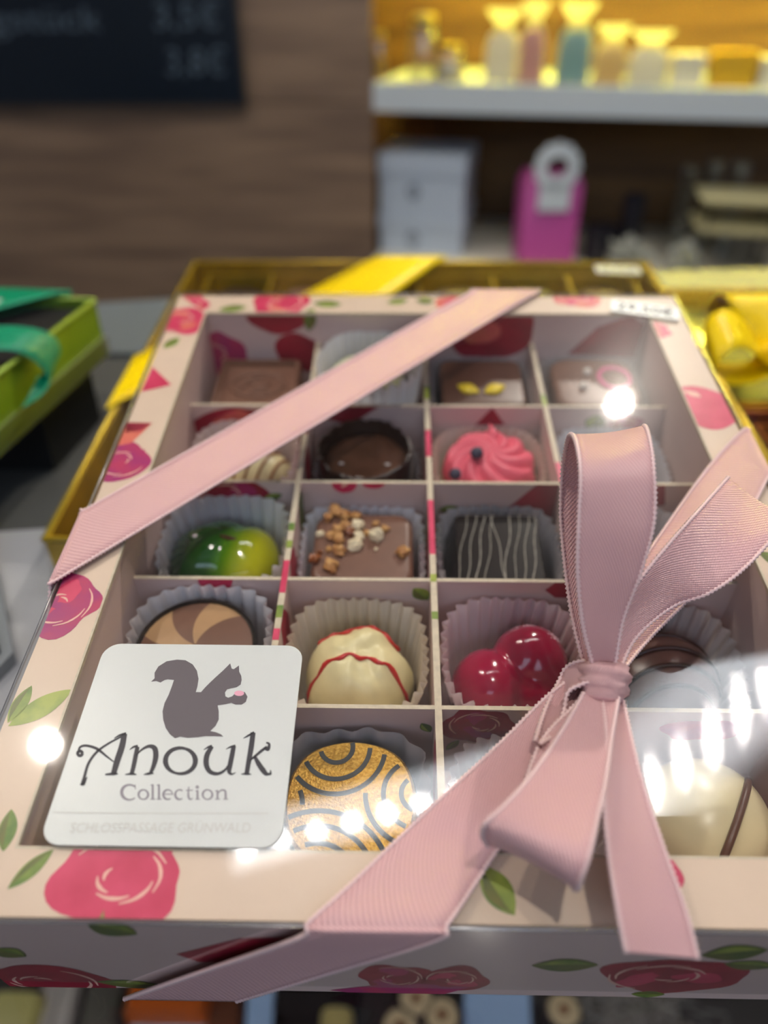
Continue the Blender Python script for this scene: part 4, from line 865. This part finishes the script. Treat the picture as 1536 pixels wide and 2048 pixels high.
RNG = [((-3.2, 10.8), (3.2, 6.6, 9.6), 1.), ((13, 1.5), (3.4, 6.8, 10.2), 1.), ((-5.5, -15.5), (4.2, 7.4, 10.6, 13.4), 1.), ((-15, -1), (3, 6), 1.)]
for ci, (c0, rads, _) in enumerate(RNG):
    for rr in rads:
        seg = []; n = 90
        for k in range(n+1):
            t = 2*pi*k/n; x, y = c0[0]+rr*cos(t), c0[1]+rr*sin(t)
            ok = math.hypot(x, y) < 11.9 and all(math.hypot(x-c2[0], y-c2[1]) > max(r2)+1.4 or cj > ci for cj, (c2, r2, _) in enumerate(RNG) if cj != ci)
            if ok: seg.append((x, y, 18.15))
            if (not ok or k == n) and len(seg) > 3:
                L, R2 = stroke2d([(p[0], p[1]) for p in seg], .95, len(seg)); m = MB(); nn = len(L)
                m.add([(p[0], p[1], 18.16) for p in L]+[(p[0], p[1], 18.16) for p in R2], [(i, i+1, nn+i+1, nn+i) for i in range(nn-1)]); part(m, 'black_ring', mat('ring_ink', srgb(44, 44, 44), .5), a, None)
            if not ok: seg = []
cup(1, 4, 'grey', 'grey pleated cup around the gold ring-patterned chocolate', h=19.5, hw=15.8, seed=18, pleats=16, base=13.8, ragged=1.2)
a = choc(cellM(2, 4, 0, 0), 'glossy black dome chocolate under the hanging bow loop')
part(dome(12.6, 18), 'body', mat('glossy_black', srgb(26, 16, 18), .12, coat=.5), a, 180)
cup(2, 4, 'rose', 'pale cup around the black dome under the bow loop', h=18, seed=19)
a = choc(cellM(3, 4, .2, .2), 'big ivory white chocolate with one diagonal brown stripe')
part(dome(13.6, 19.5, 64, 3.0), 'body', mat('ivory_chocolate', srgb(226, 212, 168), .3, var=.05, vscale=150, sss=0.), a, 180)
P = [(x, 1.6*x-7.8, dome_z(x, 1.6*x-7.8, 13.6, 19.5, 3.)+.1) for x in [-2.2+i*.6 for i in range(19)]]
m = MB(); m.tube(P, .75, 8); part(m, 'brown_stripe', MILK2, a, 180)

# ================================================================== blackboard on the wooden wall
cb = empty('chalkboard', Matrix.Translation((-.54, 1.149, .0125)), 'black menu chalkboard with faint handwriting on the wooden wall', 'board')
wo(MB().box((-.36, -.012, 0), (.2995, 0, .55)), 'board_panel', mat('chalk_black', srgb(14, 24, 36), .3, spec=.4), cb)
for a, b in (((-.364, -.014, -.004), (.3035, 0, 0)), ((-.364, -.014, .55), (.3035, 0, .554)), ((-.364, -.014, 0), (-.36, 0, .55)), ((.2995, -.014, 0), (.3035, 0, .55))): wo(MB().box(a, b), 'board_edge', mat('board_edge', srgb(52, 44, 40), .5), cb)
CHK = mat('chalk', srgb(74, 88, 102), .9)
def chalk(body, px0, py0, px1, hpx, slant=.15):
    O = (0, 1.136, 0); n = Vector((0, 1, 0)); p0 = wplane(px0, py0, O, n); p1 = wplane(px1, py0, O, n); h = wplane(px0, py0-hpx, O, n).z-p0.z
    vs, fs = text_polys(body, 1., .0); xm = max(v[0] for v in vs); m = MB()
    m.add([(p0.x+(p1.x-p0.x)*v[0]/xm+slant*v[1]*h-(-.54), -.0128-.0002, p0.z+v[1]*h/.72-.0125) for v in vs], fs); wo(m, 'chalk_writing', CHK, cb)
chalk('gstück', -15, 62, 205, 52); chalk('3,5€', 305, 58, 440, 56); chalk('3,8€', 330, 150, 452, 56)

# ------------------------------------------------------------------ goods on the white shelf (niche frame, metres)
CELLO = paper_mat('cellophane', (.93, .91, .82), .75)
_nt = CELLO.node_tree; _tr = _nt.nodes.new('ShaderNodeBsdfTransparent'); _mx = _nt.nodes.new('ShaderNodeMixShader'); _mx.inputs[0].default_value = .42
_lk = _nt.nodes['Material Output'].inputs[0].links[0].from_socket; _nt.links.new(_lk, _mx.inputs[1]); _nt.links.new(_tr.outputs[0], _mx.inputs[2]); _nt.links.new(_mx.outputs[0], _nt.nodes['Material Output'].inputs[0])
def neo(name, x, d, z, label, cat, group=None, rz=0): return empty(name, NF @ Matrix.Translation((x, d, z)) @ Rz(rz), label, cat, group)
def jar(px0, px1, py0, label, glass, lidm, fill=None):
    x0, _ = nic(px0, 160, .035); x1, _ = nic(px1, 160, .035); _, zt = nic(px0, py0, .035); r = (x1-x0)/2
    e = neo('glass_jar', (x0+x1)/2, .035, .0004, label, 'jar', 'jars and bags on the white shelf')
    wo(MB().lathe([(.002, 0), (r*.95, 0), (r, .004), (r, zt*.72), (r*.8, zt*.8), (r*.78, zt*.84)], 28, cap0=True), 'glass', glass, e, smooth=50)
    wo(MB().lathe([(r*.84, zt*.82), (r*.86, zt*.83), (r*.86, zt*.98), (r*.8, zt), (.001, zt)], 28, cap0=True, cap1=True), 'lid', lidm, e, smooth=40)
    if fill: wo(MB().lathe([(.002, .003), (r*.9, .003), (r*.9, zt*.5), (.001, zt*.52)], 24, cap0=True, cap1=True), 'contents', fill, e, smooth=40)
def bag(px0, px1, py0, label, fill, dd=.06, neck=True, fh=.66):
    x0, _ = nic(px0, 160, dd); x1, _ = nic(px1, 160, dd); _, zt = nic((px0+px1)/2, py0, dd); w_ = x1-x0; dp = w_*.55
    e = neo('cellophane_bag', (x0+x1)/2, dd, .0004, label, 'bag', 'jars and bags on the white shelf')
    prof = [(1, 0), (1, .02), (1.02, .3), (1.0, .5), (.8, .64), (.5, .72), (.42, .76), (.55, .82), (.85, .92), (1.02, 1.)] if neck else [(1, 0), (1.02, .05), (1, .5), (.96, .9), (.9, 1)]
    wo(MB().loft([[Vector((p.x*q, p.y*q*(1+.06*sin(k*1.9)), zt*h)) for k, p in enumerate(rrect(w_, dp, dp*.3, 0, 4))] for q, h in prof], True, not neck), 'film', CELLO, e, smooth=60)
    wo(MB().loft([rrect(w_*.88, dp*.8, dp*.2, .002, 4), rrect(w_*.9, dp*.84, dp*.2, zt*fh*.6, 4), rrect(w_*.8, dp*.7, dp*.2, zt*fh, 4)]), 'contents', fill, e, smooth=40)
    if neck: wo(MB().lathe([(w_*.2, zt*.745), (w_*.25, zt*.76), (w_*.2, zt*.775)], 16, cap0=True, cap1=True, M=Matrix.Diagonal((1, .6, 1, 1))), 'tie', mat('tie', srgb(200, 170, 80), .3, metal=.6), e)
GJ = clear_mat('jar_glass', (.97, .96, .9), gloss=.05, rough2=.3, w2=.4, boost=4.); GL = mat('jar_lid', srgb(214, 186, 90), .3, metal=.8)
IV = mat('ivory_goods', srgb(236, 226, 190), .5); ROS = mat('rose_goods', srgb(206, 130, 110), .5); TEA = mat('teal_goods', srgb(96, 156, 150), .5); HON = mat('honey', srgb(226, 176, 40), .3)
jar(748, 772, 62, 'slim yellow candle jar at the left end of the shelf', GJ, GL, HON)
jar(818, 872, 28, 'tall clear jar with a gold lid left on the shelf', GJ, GL, None)
jar(872, 926, 88, 'short clear jar with a gold lid beside the tall one', GJ, GL, IV)
bag(968, 1036, 18, 'tall clear bag of ivory sweets on the shelf', IV, .05)
bag(1034, 1086, 2, 'tallest clear bag with rosy sweets on the shelf', ROS, .025)
bag(1108, 1178, 4, 'clear bag with teal sweets in the middle of the shelf', TEA, .03)
bag(1182, 1248, 50, 'round bag of honey-coloured sweets on the shelf', HON, .03, True, .62)
bag(1250, 1332, 62, 'clear bag with a gathered top right of the honey sweets', IV, .035)
for (p0, p1, py, lab, mm_) in ((1335, 1398, 126, 'small ivory box at the right of the white shelf', IV), (1412, 1498, 122, 'wide yellow box near the right end of the white shelf', HON), (1508, 1560, 134, 'small box cut by the right edge of the picture on the shelf', IV)):
    x0, _ = nic(p0, 175, .05); x1, _ = nic(p1, 175, .05); _, zt = nic(p0, py, .05); zt = max(.02, zt+.012)
    e = neo('gift_carton', (x0+x1)/2, .05, .0004, lab, 'box', 'small cartons on the white shelf')
    wo(MB().loft([rrect(x1-x0, .05, .003, 0, 3), rrect(x1-x0, .05, .003, zt*.6, 3)]), 'body', mm_, e, smooth=40)
    wo(MB().loft([rrect(x1-x0+.003, .053, .003, zt*.6, 3), rrect(x1-x0+.003, .053, .003, zt, 3)]), 'lid', mm_, e, smooth=40)

# ------------------------------------------------------------------ goods on the worktop below the shelf
WBX = mat('box_white', srgb(190, 200, 212), .5); EMB = mat('box_emblem', srgb(120, 124, 132), .5)
bz = BZ+.0005
x0, zt = nic(754, 306, .02); x1, _ = nic(930, 400, .02); zm = nic(760, 428, .02)[1]
wbx = (x1-x0); cxb = (x0+x1)/2
for k, (z0, z1) in enumerate(((bz, zm), (zm+.0003, zt))):
    e = neo('white_gift_box', cxb, .02+wbx/2, z0, ('white lidded gift box standing on the worktop, lower of the two', 'white lidded gift box stacked on top of the other one')[k], 'box', 'white gift boxes')
    h = z1-z0; lh = h*.34
    wo(MB().loft([rrect(wbx*.965, wbx*.965, .003, 0, 3), rrect(wbx*.965, wbx*.965, .003, h-.003, 3)]), 'body', WBX, e, smooth=40)
    wo(MB().loft([rrect(wbx, wbx, .003, h-lh, 3), rrect(wbx, wbx, .003, h, 3)]), 'lid', WBX, e, smooth=40)
    m = MB(); m.tube([(-.012+.008*cos(t*pi/8), -wbx/2-.0006+.0175*wbx*0, (h-lh)*.62+.009*sin(t*pi/8)) for t in range(17)], .0016, 6); wo(m, 'emblem', EMB, e, smooth=180)
x0, zt = nic(1036, 350, .0); x1, _ = nic(1158, 400, .0); h = zt-bz
e = neo('pink_carrier_box', (x0+x1)/2, .045, bz, 'magenta carrier box with a white scalloped handle tag', 'box', rz=14)
MAGB = mat('magenta_card', srgb(190, 78, 150), .45); w_ = (x1-x0)*.94
wo(MB().loft([rrect(w_, .075, .004, 0, 3), rrect(w_, .075, .004, h*.88, 3), rrect(w_*.86, .055, .004, h, 3)]), 'body', MAGB, e, smooth=40)
wt = MB(); R_ = .034; ring = [(R_*(1+.05*cos(12*t)))for t in [2*pi*k/72 for k in range(72)]]
zc = h+.012; fy = -.042
for k in range(72):
    t0, t1 = 2*pi*k/72, 2*pi*(k+1)/72; q0, q1 = ring[k], ring[(k+1) % 72]
    P = [(q0*cos(t0), zc+q0*sin(t0)), (q1*cos(t1), zc+q1*sin(t1)), (.017*cos(t1), zc+.014*sin(t1)), (.017*cos(t0), zc+.014*sin(t0))]
    wt.add([(x, fy, z) for x, z in P]+[(x, fy+.003, z) for x, z in P], [(0, 1, 2, 3), (7, 6, 5, 4), (0, 4, 5, 1), (2, 6, 7, 3)])
wt.box((-.024, fy, zc-.062), (.024, fy+.003, zc-.024)); wo(wt, 'handle_tag', mat('tag_white', srgb(214, 220, 222), .5), e)
BLK = mat('black_goods', srgb(26, 24, 34), .35)
def cyl(px0, px1, py, d, name, label, cat, m_, prof):
    x0, zt = nic(px0, py, d); x1, _ = nic(px1, py, d); r = (x1-x0)/2; h = zt-bz
    e = neo(name, (x0+x1)/2, d, bz, label, cat)
    for nm, mm_, pr in prof: wo(MB().lathe([(max(.0005, q*r), z*h) for q, z in pr], 28, cap0=True, cap1=nm != 'glass'), nm, mm_ or m_, e, smooth=40)
    return e
cyl(1250, 1296, 388, .06, 'black_mug', 'small black mug standing at the back of the worktop', 'mug', BLK, [('body', None, [(.8, 0), (.95, .04), (1, .9), (1, 1), (.9, 1), (.88, .1), (0, .08)])])
GV = clear_mat('vase_glass', (.8, .85, .84), gloss=.04, rough2=.2, w2=.2, boost=3.)
for k, (a_, b_, py, dd, lab) in enumerate(((1362, 1404, 330, .12, 'leftmost tall drinking glass behind the tray stand'), (1414, 1456, 318, .14, 'second tall drinking glass behind the tray stand'), (1466, 1508, 322, .14, 'third tall drinking glass behind the tray stand'))):
    cyl(a_, b_, py, dd, 'drinking_glass', lab, 'glass', GV, [('glass', None, [(0, 0), (.8, 0), (.82, .06), (1, 1)])])['group'] = 'drinking glasses'
# two-tier tray stand
x0, _ = nic(1392, 470, .0); x1, _ = nic(1560, 470, .0); xc = (x0+x1)/2; e = neo('tray_stand', xc, .04, bz, 'two-tier pale tray stand at the right of the worktop', 'stand')
zA = nic(1450, 455, .0)[1]-bz; zB_ = nic(1450, 398, .0)[1]-bz; TS = mat('tray_cream', srgb(220, 210, 160), .4)
for z in (zA, zB_): wo(MB().loft([rrect(x1-x0, .10, .01, z-.008, 4), rrect(x1-x0+.01, .11, .012, z, 4)]), 'tray', TS, e, smooth=40)
for sx in (-1, 1):
    for sy in (-1, 1): wo(MB().box((sx*.045-.003+0, sy*.038-.003, 0), (sx*.045+.003, sy*.038+.003, zB_-.008)), 'leg', mat('stand_dark', srgb(60, 52, 30), .5), e)
# crumpled white napkins and dark tins
def napkin(px0, px1, py, d, lab, seed):
    x0, zt = nic(px0, py, d); x1, _ = nic(px1, py, d); w_ = (x1-x0)/2; h = max(.012, zt-bz)
    m = MB(); m.blob((0, 0, h*.5), (w_, .03, h*.4), seed, .45, 3.2, 40, 18); lo = min(v[2] for v in m.v); m.v = [(x, y, z-lo) for x, y, z in m.v]
    o = wo(m, 'paper_napkin', mat('napkin', srgb(150, 150, 138), .7), None, NF @ Matrix.Translation(((x0+x1)/2, d, bz)), 30); tag(o, lab, 'napkin')
napkin(1225, 1310, 472, -.03, 'crumpled white paper on the worktop left of centre', 3); napkin(1345, 1405, 480, -.04, 'crumpled white paper beside the tray stand', 8)
cyl(1172, 1242, 450, .05, 'dark_tin', 'low dark tin between the magenta box and the mug', 'tin', BLK, [('body', None, [(.96, 0), (1, .05), (1, .7)]), ('lid', None, [(1.03, .7), (1.05, .75), (1.03, 1), (0, 1)])])

# ================================================================== left of the box: green box on a black plinth, mat, tablet
GM = Matrix.Translation((-.1295, .1488, .0258)) @ Rz(-6.1)
gx_ = empty('green_box', GM @ T(-55, -50, 0), 'green foil chocolate box tied with a green ribbon, at the left', 'box')
GOF = (-55, -50, 0); GRF = mat('green_foil', srgb(126, 160, 30), .38, metal=.2, var=.2, vscale=30)
gr = lambda mb, name, m, smooth=None, par=None: mb.build(name, m, par or gx_, None, GOF, smooth)
gr(MB().box((-110, -100, 0), (0, 0, 1)), 'base_board', GRF)
for a, b in (((-110, -100, 1), (-108.5, 0, 23.4)), ((-1.5, -100, 1), (0, 0, 23.4)), ((-108.5, -100, 1), (-1.5, -98.5, 23.4)), ((-108.5, -1.5, 1), (-1.5, 0, 23.4))): gr(MB().box(a, b), 'side_wall', GRF)
gl_ = mat('green_rim', srgb(176, 204, 84), .3, metal=.3)
for a, b in (((-110, -100), (0, -100)), ((0, -100), (0, 0)), ((0, 0), (-110, 0)), ((-110, 0), (-110, -100))): gr(MB().tube([a+(23.2,), b+(23.2,)], .8, 8), 'rim', gl_, 180)
m = MB(); m.add([(-111, -101, 24.3), (1, -101, 24.3), (1, 1, 24.3), (-111, 1, 24.3)], [(0, 1, 2, 3)]); gr(m, 'clear_lid', FILM)
gr(MB().box((-111.2, -101.2, 0), (1.2, 1.2, 8)), 'lid_base', clear_mat('frosted', (.92, .95, .9), gloss=.3, rough2=.4, w2=.5, boost=3.))
gr(MB().box((-108, -98, 1.2), (-2, -2, 20)), 'insert_tray', mat('dark_insert', srgb(30, 26, 24), .5))
GSA = satin_mat('green_satin', (.0, .27, .13), (.0, .19, .09), bump=.4, spec=.4)
grb = empty('green_ribbon', GM @ T(-40, -60, 24.6), 'emerald green satin ribbon tied over the green box', 'ribbon')
gs = lambda pairs, name, n=50: strip(pairs, name, GSA, grb, n=n, off=(-40, -60, 24.6), raw=True, k=5, pm=mat('green_picot', (.02, .42, .22), .5))
gs([((-46, 2.2, 8.6), (-12, 2.2, 8.6)), ((-46, 2.4, 23), (-12, 2.4, 23)), ((-47, 1.6, 25.6), (-13, 1.6, 25.6)), ((-66, -24, 25.4), (-32, -24, 25.4)), ((-90, -56, 25.4), (-56, -56, 25.4))], 'band')
gs([((-40, -62, 27), (-44, -78, 27)), ((-24, -58, 31), (-26, -73, 30)), ((-10, -52, 31), (-10, -67, 28.8)), ((0, -47, 28.8), (1, -61, 26.6)), ((4.8, -44, 25), (5.8, -57, 20)), ((6.4, -45, 20), (7.2, -57, 14)), ((5, -50, 16), (5.6, -62, 11)), ((3.6, -58, 15), (3.8, -70, 10.8))], 'bow_loop', 70)
px_ = price_tag(GM @ T(-40, -17, 25.9) @ Rz(4), 17, 10.5, 'price_tag', gx_, '12,90€'); px_['label'] = 'small white price sticker'
m = MB(); m.prism([(-.235, .098), (-.1385, .0985), (-.1342, .140), (-.235, .146)], .0003, .0252); tag(wo(m, 'black_plinth', mat('plinth_black', srgb(8, 8, 9), .45)), 'black block under the green chocolate box', 'stand')
m = MB(); m.prism([(-.30, -.12), (-.086, -.12), (-.086, .052), (-.125, .0585), (-.30, .034)], .0003, .0015); tag(wo(m, 'counter_mat', mat('mat_grey', srgb(160, 160, 163), .45)), 'light grey mat on the counter left of the pink box', 'mat')
tb = empty('card_reader', Matrix.Translation((-.11, -.0044, .0017)), 'dark card reader with a grey rim at the left edge', 'card reader')
oc = [(0, 0), (-.036, .064), (-.11, .05), (-.11, -.085), (-.014, -.05)]; cx_, cy_ = sum(p[0] for p in oc)/5, sum(p[1] for p in oc)/5
sh_ = lambda k: [(cx_+(x-cx_)*k, cy_+(y-cy_)*k) for x, y in oc]
m = MB(); m.prism(sh_(1.0), 0, .004); wo(m, 'body', mat('reader_grey', srgb(120, 124, 128), .4), tb)
m = MB(); m.prism(sh_(.94), .0041, .0055); wo(m, 'screen', mat('reader_screen', srgb(30, 42, 50), .25), tb)

# ================================================================== right: second gold box with a yellow bow, red box in front
def tray_box(name, label, x0, y0, x1, y1, h, mo, mi_, rz=0):
    e = empty(name, Matrix.Translation(((x0+x1)/2, (y0+y1)/2, .0004)) @ Rz(rz), label, 'box'); a, b = (x1-x0)/2/MM, (y1-y0)/2/MM; h /= MM
    q = lambda mb, nm, m_, sm=None: mb.build(nm, m_, e, None, None, sm)
    q(MB().box((-a, -b, 0), (a, b, 1)), 'base_board', mo)
    for p0, p1 in (((-a, -b, 1), (-a+1.5, b, h)), ((a-1.5, -b, 1), (a, b, h)), ((-a+1.5, -b, 1), (a-1.5, -b+1.5, h)), ((-a+1.5, b-1.5, 1), (a-1.5, b, h))): q(MB().box(p0, p1), 'side_wall', mo)
    for p0, p1 in (((-a+7, -b+7, 1), (-a+8, b-7, h-2)), ((a-8, -b+7, 1), (a-7, b-7, h-2)), ((-a+8, -b+7, 1), (a-8, -b+8, h-2)), ((-a+8, b-8, 1), (a-8, b-7, h-2))): q(MB().box(p0, p1), 'inner_wall', mi_)
    for c0, c1 in (((-a, -b), (a, -b)), ((a, -b), (a, b)), ((a, b), (-a, b)), ((-a, b), (-a, -b))): q(MB().tube([c0+(h-.4,), c1+(h-.4,)], .8, 8), 'rim', mi_, 180)
    q(MB().box((-a+8.2, -b+8.2, 1.1), (a-8.2, b-8.2, h*.45)), 'insert_tray', MATS['dark_chocolate'])
    m = MB(); m.add([(-a-.8, -b-.8, h+.8), (a+.8, -b-.8, h+.8), (a+.8, b+.8, h+.8), (-a-.8, b+.8, h+.8)], [(0, 1, 2, 3)]); q(m, 'clear_lid', FILM)
    return e
OG = mat('orange_gold', srgb(196, 136, 20), .3, metal=.5)
tray_box('gold_gift_box', 'second gold box with a yellow bow behind the pink box, right', .1195, .124, .262, .266, .016, OG, OG)
tray_box('red_gift_box', 'dark red box with a gold inside at the right edge', .1195, .008, .24, .119, .016, mat('red_foil', srgb(120, 16, 10), .3, metal=.3), mat('red_gold', srgb(176, 92, 20), .3, metal=.5))
yb_ = empty('yellow_bow', Matrix.Translation((.146, .150, .0185)) @ Matrix.Scale(1.45, 4), 'big crumpled yellow ribbon bow on the right gold box', 'ribbon')
yw = lambda pairs, name, n=60: strip(pairs, name, YEL, yb_, n=n, off=None, raw=True, k=5, pm=YEP, picot=False)
yw([((0, -4, 2), (0, 8, 2)), ((-9, -9, 9), (-7, 6, 12)), ((-17, -13, 13), (-16, 2, 18)), ((-22, -15, 9), (-22, -1, 15)), ((-19, -16, 4), (-19, -2, 6)), ((-9, -11, 2), (-9, 2, 2)), ((0, -6, 3), (0, 6, 3))], 'bow_loop')
yw([((0, -6, 3), (0, 6, 3)), ((10, -2, 12), (10, 14, 14)), ((22, 4, 18), (20, 20, 22)), ((30, 6, 12), (28, 22, 16)), ((24, 2, 4), (24, 18, 6)), ((10, -4, 2), (10, 10, 2)), ((0, -6, 3), (0, 6, 3))], 'bow_loop')
yw([((-2, -3, 4), (6, 3, 4)), ((-4, -14, 11), (10, -12, 10)), ((-2, -26, 12), (13, -22, 10)), ((0, -34, 7), (15, -30, 5)), ((2, -38, 2), (17, -35, 2))], 'ribbon_tail')
yw([((2, 2, 5), (-4, 8, 5)), ((6, 14, 16), (-10, 16, 16)), ((8, 26, 14), (-8, 30, 12)), ((10, 36, 4), (-5, 40, 3))], 'ribbon_tail')
yw([((4, -2, 6), (10, 4, 5)), ((16, -10, 16), (24, 2, 15)), ((26, -20, 14), (34, -9, 11)), ((32, -28, 5), (40, -18, 4))], 'ribbon_tail')
m = MB(); m.blob((0, 0, 5), (5.5, 6, 5), 3, .25, 2.5, 24, 14); m.build('knot', YEL, yb_, None, None, 180)

# ================================================================== chocolates and cards inside the lit display under the counter
DK = -.3895
def dpt(px, py, z=DK): p = wz(px, py, z); return p
CRM = mat('roll_cream', srgb(226, 202, 160), .5); CARDB = mat('price_card_blue', srgb(150, 176, 210), .5)
for k, (x, y, lab) in enumerate(((832, 1996, 'cream filled roll half hidden under the front edge'), (884, 2030, 'cream filled roll left of the blue price card'), (1128, 2020, 'cream filled roll right of the blue price card'), (800, 2052, 'cream filled roll cut by the bottom edge of the picture'))):
    p = dpt(x, y, DK+.028); e = empty('chocolate_roll', Matrix.Translation((p.x, p.y, DK)), lab, 'chocolate', 'rolls in the display')
    wo(MB().lathe([(.0110, 0), (.0115, .001), (.0115, .027), (.0105, .028), (.0098, .028), (.0098, .026)], 28, cap0=True), 'dark_shell', DARK, e, smooth=40)
    wo(MB().lathe([(.0098, .02), (.0098, .0275), (.003, .0282)], 28, cap0=True, cap1=True), 'cream_filling', CRM, e, smooth=40)
    wo(MB().lathe([(.0028, .0275), (.0030, .0287), (.0004, .0296)], 16, cap0=True, cap1=True), 'core', NUT[2], e, smooth=60)
for k, (x0, x1, y0, m_, lab) in enumerate(((930, 1062, 2000, CARDB, 'blue price card between the cream rolls'), (262, 408, 2008, mat('card_grey', srgb(170, 190, 206), .5), 'pale price card left of the brown bar'), (492, 545, 1998, CARDB, 'narrow blue card right of the brown bar'))):
    a, b = dpt(x0, y0, DK+.03), dpt(x1, y0, DK+.03); w_ = b.x-a.x
    e = empty('price_card', Matrix.Translation(((a.x+b.x)/2, a.y, DK+.0003)), lab, 'card', 'price cards in the display')
    m = MB(); m.box((-w_/2, -.0006, 0), (w_/2, .0006, .045), M=Matrix.Translation((0, -.028, .0)) @ Matrix.Rotation(math.radians(-50), 4, 'X')); wo(m, 'card', m_, e)
    m = MB(); m.box((-w_/2, -.03, 0), (w_/2, .012, .002)); wo(m, 'card_foot', m_, e)
def dblock(px, py, sx, sy, sz, name, lab, cat, m_, rz=0):
    p = dpt(px, py, DK+sz); m = MB().loft([rrect(sx, sy, min(sx, sy)*.2, 0, 4), rrect(sx, sy, min(sx, sy)*.2, sz*.8, 4), rrect(sx*.86, sy*.86, min(sx, sy)*.2, sz, 4)])
    tag(wo(m, name, m_, None, Matrix.Translation((p.x, p.y, DK+.0003)) @ Rz(rz), 40), lab, cat)
dblock(18, 2030, .034, .03, .026, 'praline', 'yellowish praline in the lower left corner of the display', 'chocolate', mat('pale_praline', srgb(206, 196, 120), .4))
dblock(85, 2030, .012, .07, .018, 'wafer_stick', 'first pale wafer stick in the display at the lower left', 'wafer', mat('wafer_pale', srgb(214, 206, 198), .5), 4)
dblock(125, 2030, .010, .07, .018, 'wafer_stick', 'second pale wafer stick, right of the first', 'wafer', MATS['wafer_pale'], 6)
dblock(195, 2030, .022, .07, .016, 'grey_packet', 'grey packet beside the wafer sticks', 'packet', mat('packet_grey', srgb(104, 102, 92), .4), 5)
dblock(330, 1992, .05, .02, .034, 'orange_box', 'orange box edge just under the front of the pink box', 'box', mat('orange_card', srgb(206, 96, 26), .4))
dblock(445, 2030, .022, .07, .018, 'chocolate_bar', 'brown chocolate bar in the display', 'chocolate', mat('bar_brown', srgb(112, 62, 36), .4), 3)
dblock(620, 2030, .05, .06, .014, 'dark_tablet', 'dark chocolate tablet in the display left of the rolls', 'chocolate', BLACKC, -20)
dblock(672, 2045, .02, .02, .024, 'praline', 'yellow praline on the bottom edge in the display', 'chocolate', mat('pale_praline2', srgb(196, 176, 110), .4))
p = dpt(1260, 2030, DK+.01); m = MB(); random.seed(9)
for k in range(500):
    x, y, z = random.gauss(0, .022), random.gauss(0, .025), random.uniform(0, .012); an = random.random()*6.3; l = random.uniform(.006, .014)
    m.box((-l/2, -.0004, 0), (l/2, .0004, .0006), M=Matrix.Translation((x, y, z)) @ Matrix.Rotation(an, 4, 'Z'))
tag(wo(m, 'paper_shreds', mat('shreds', srgb(176, 168, 160), .7), None, Matrix.Translation((p.x, p.y, DK+.0003))), 'heap of grey paper shreds in the display', 'paper shreds', kind='stuff')
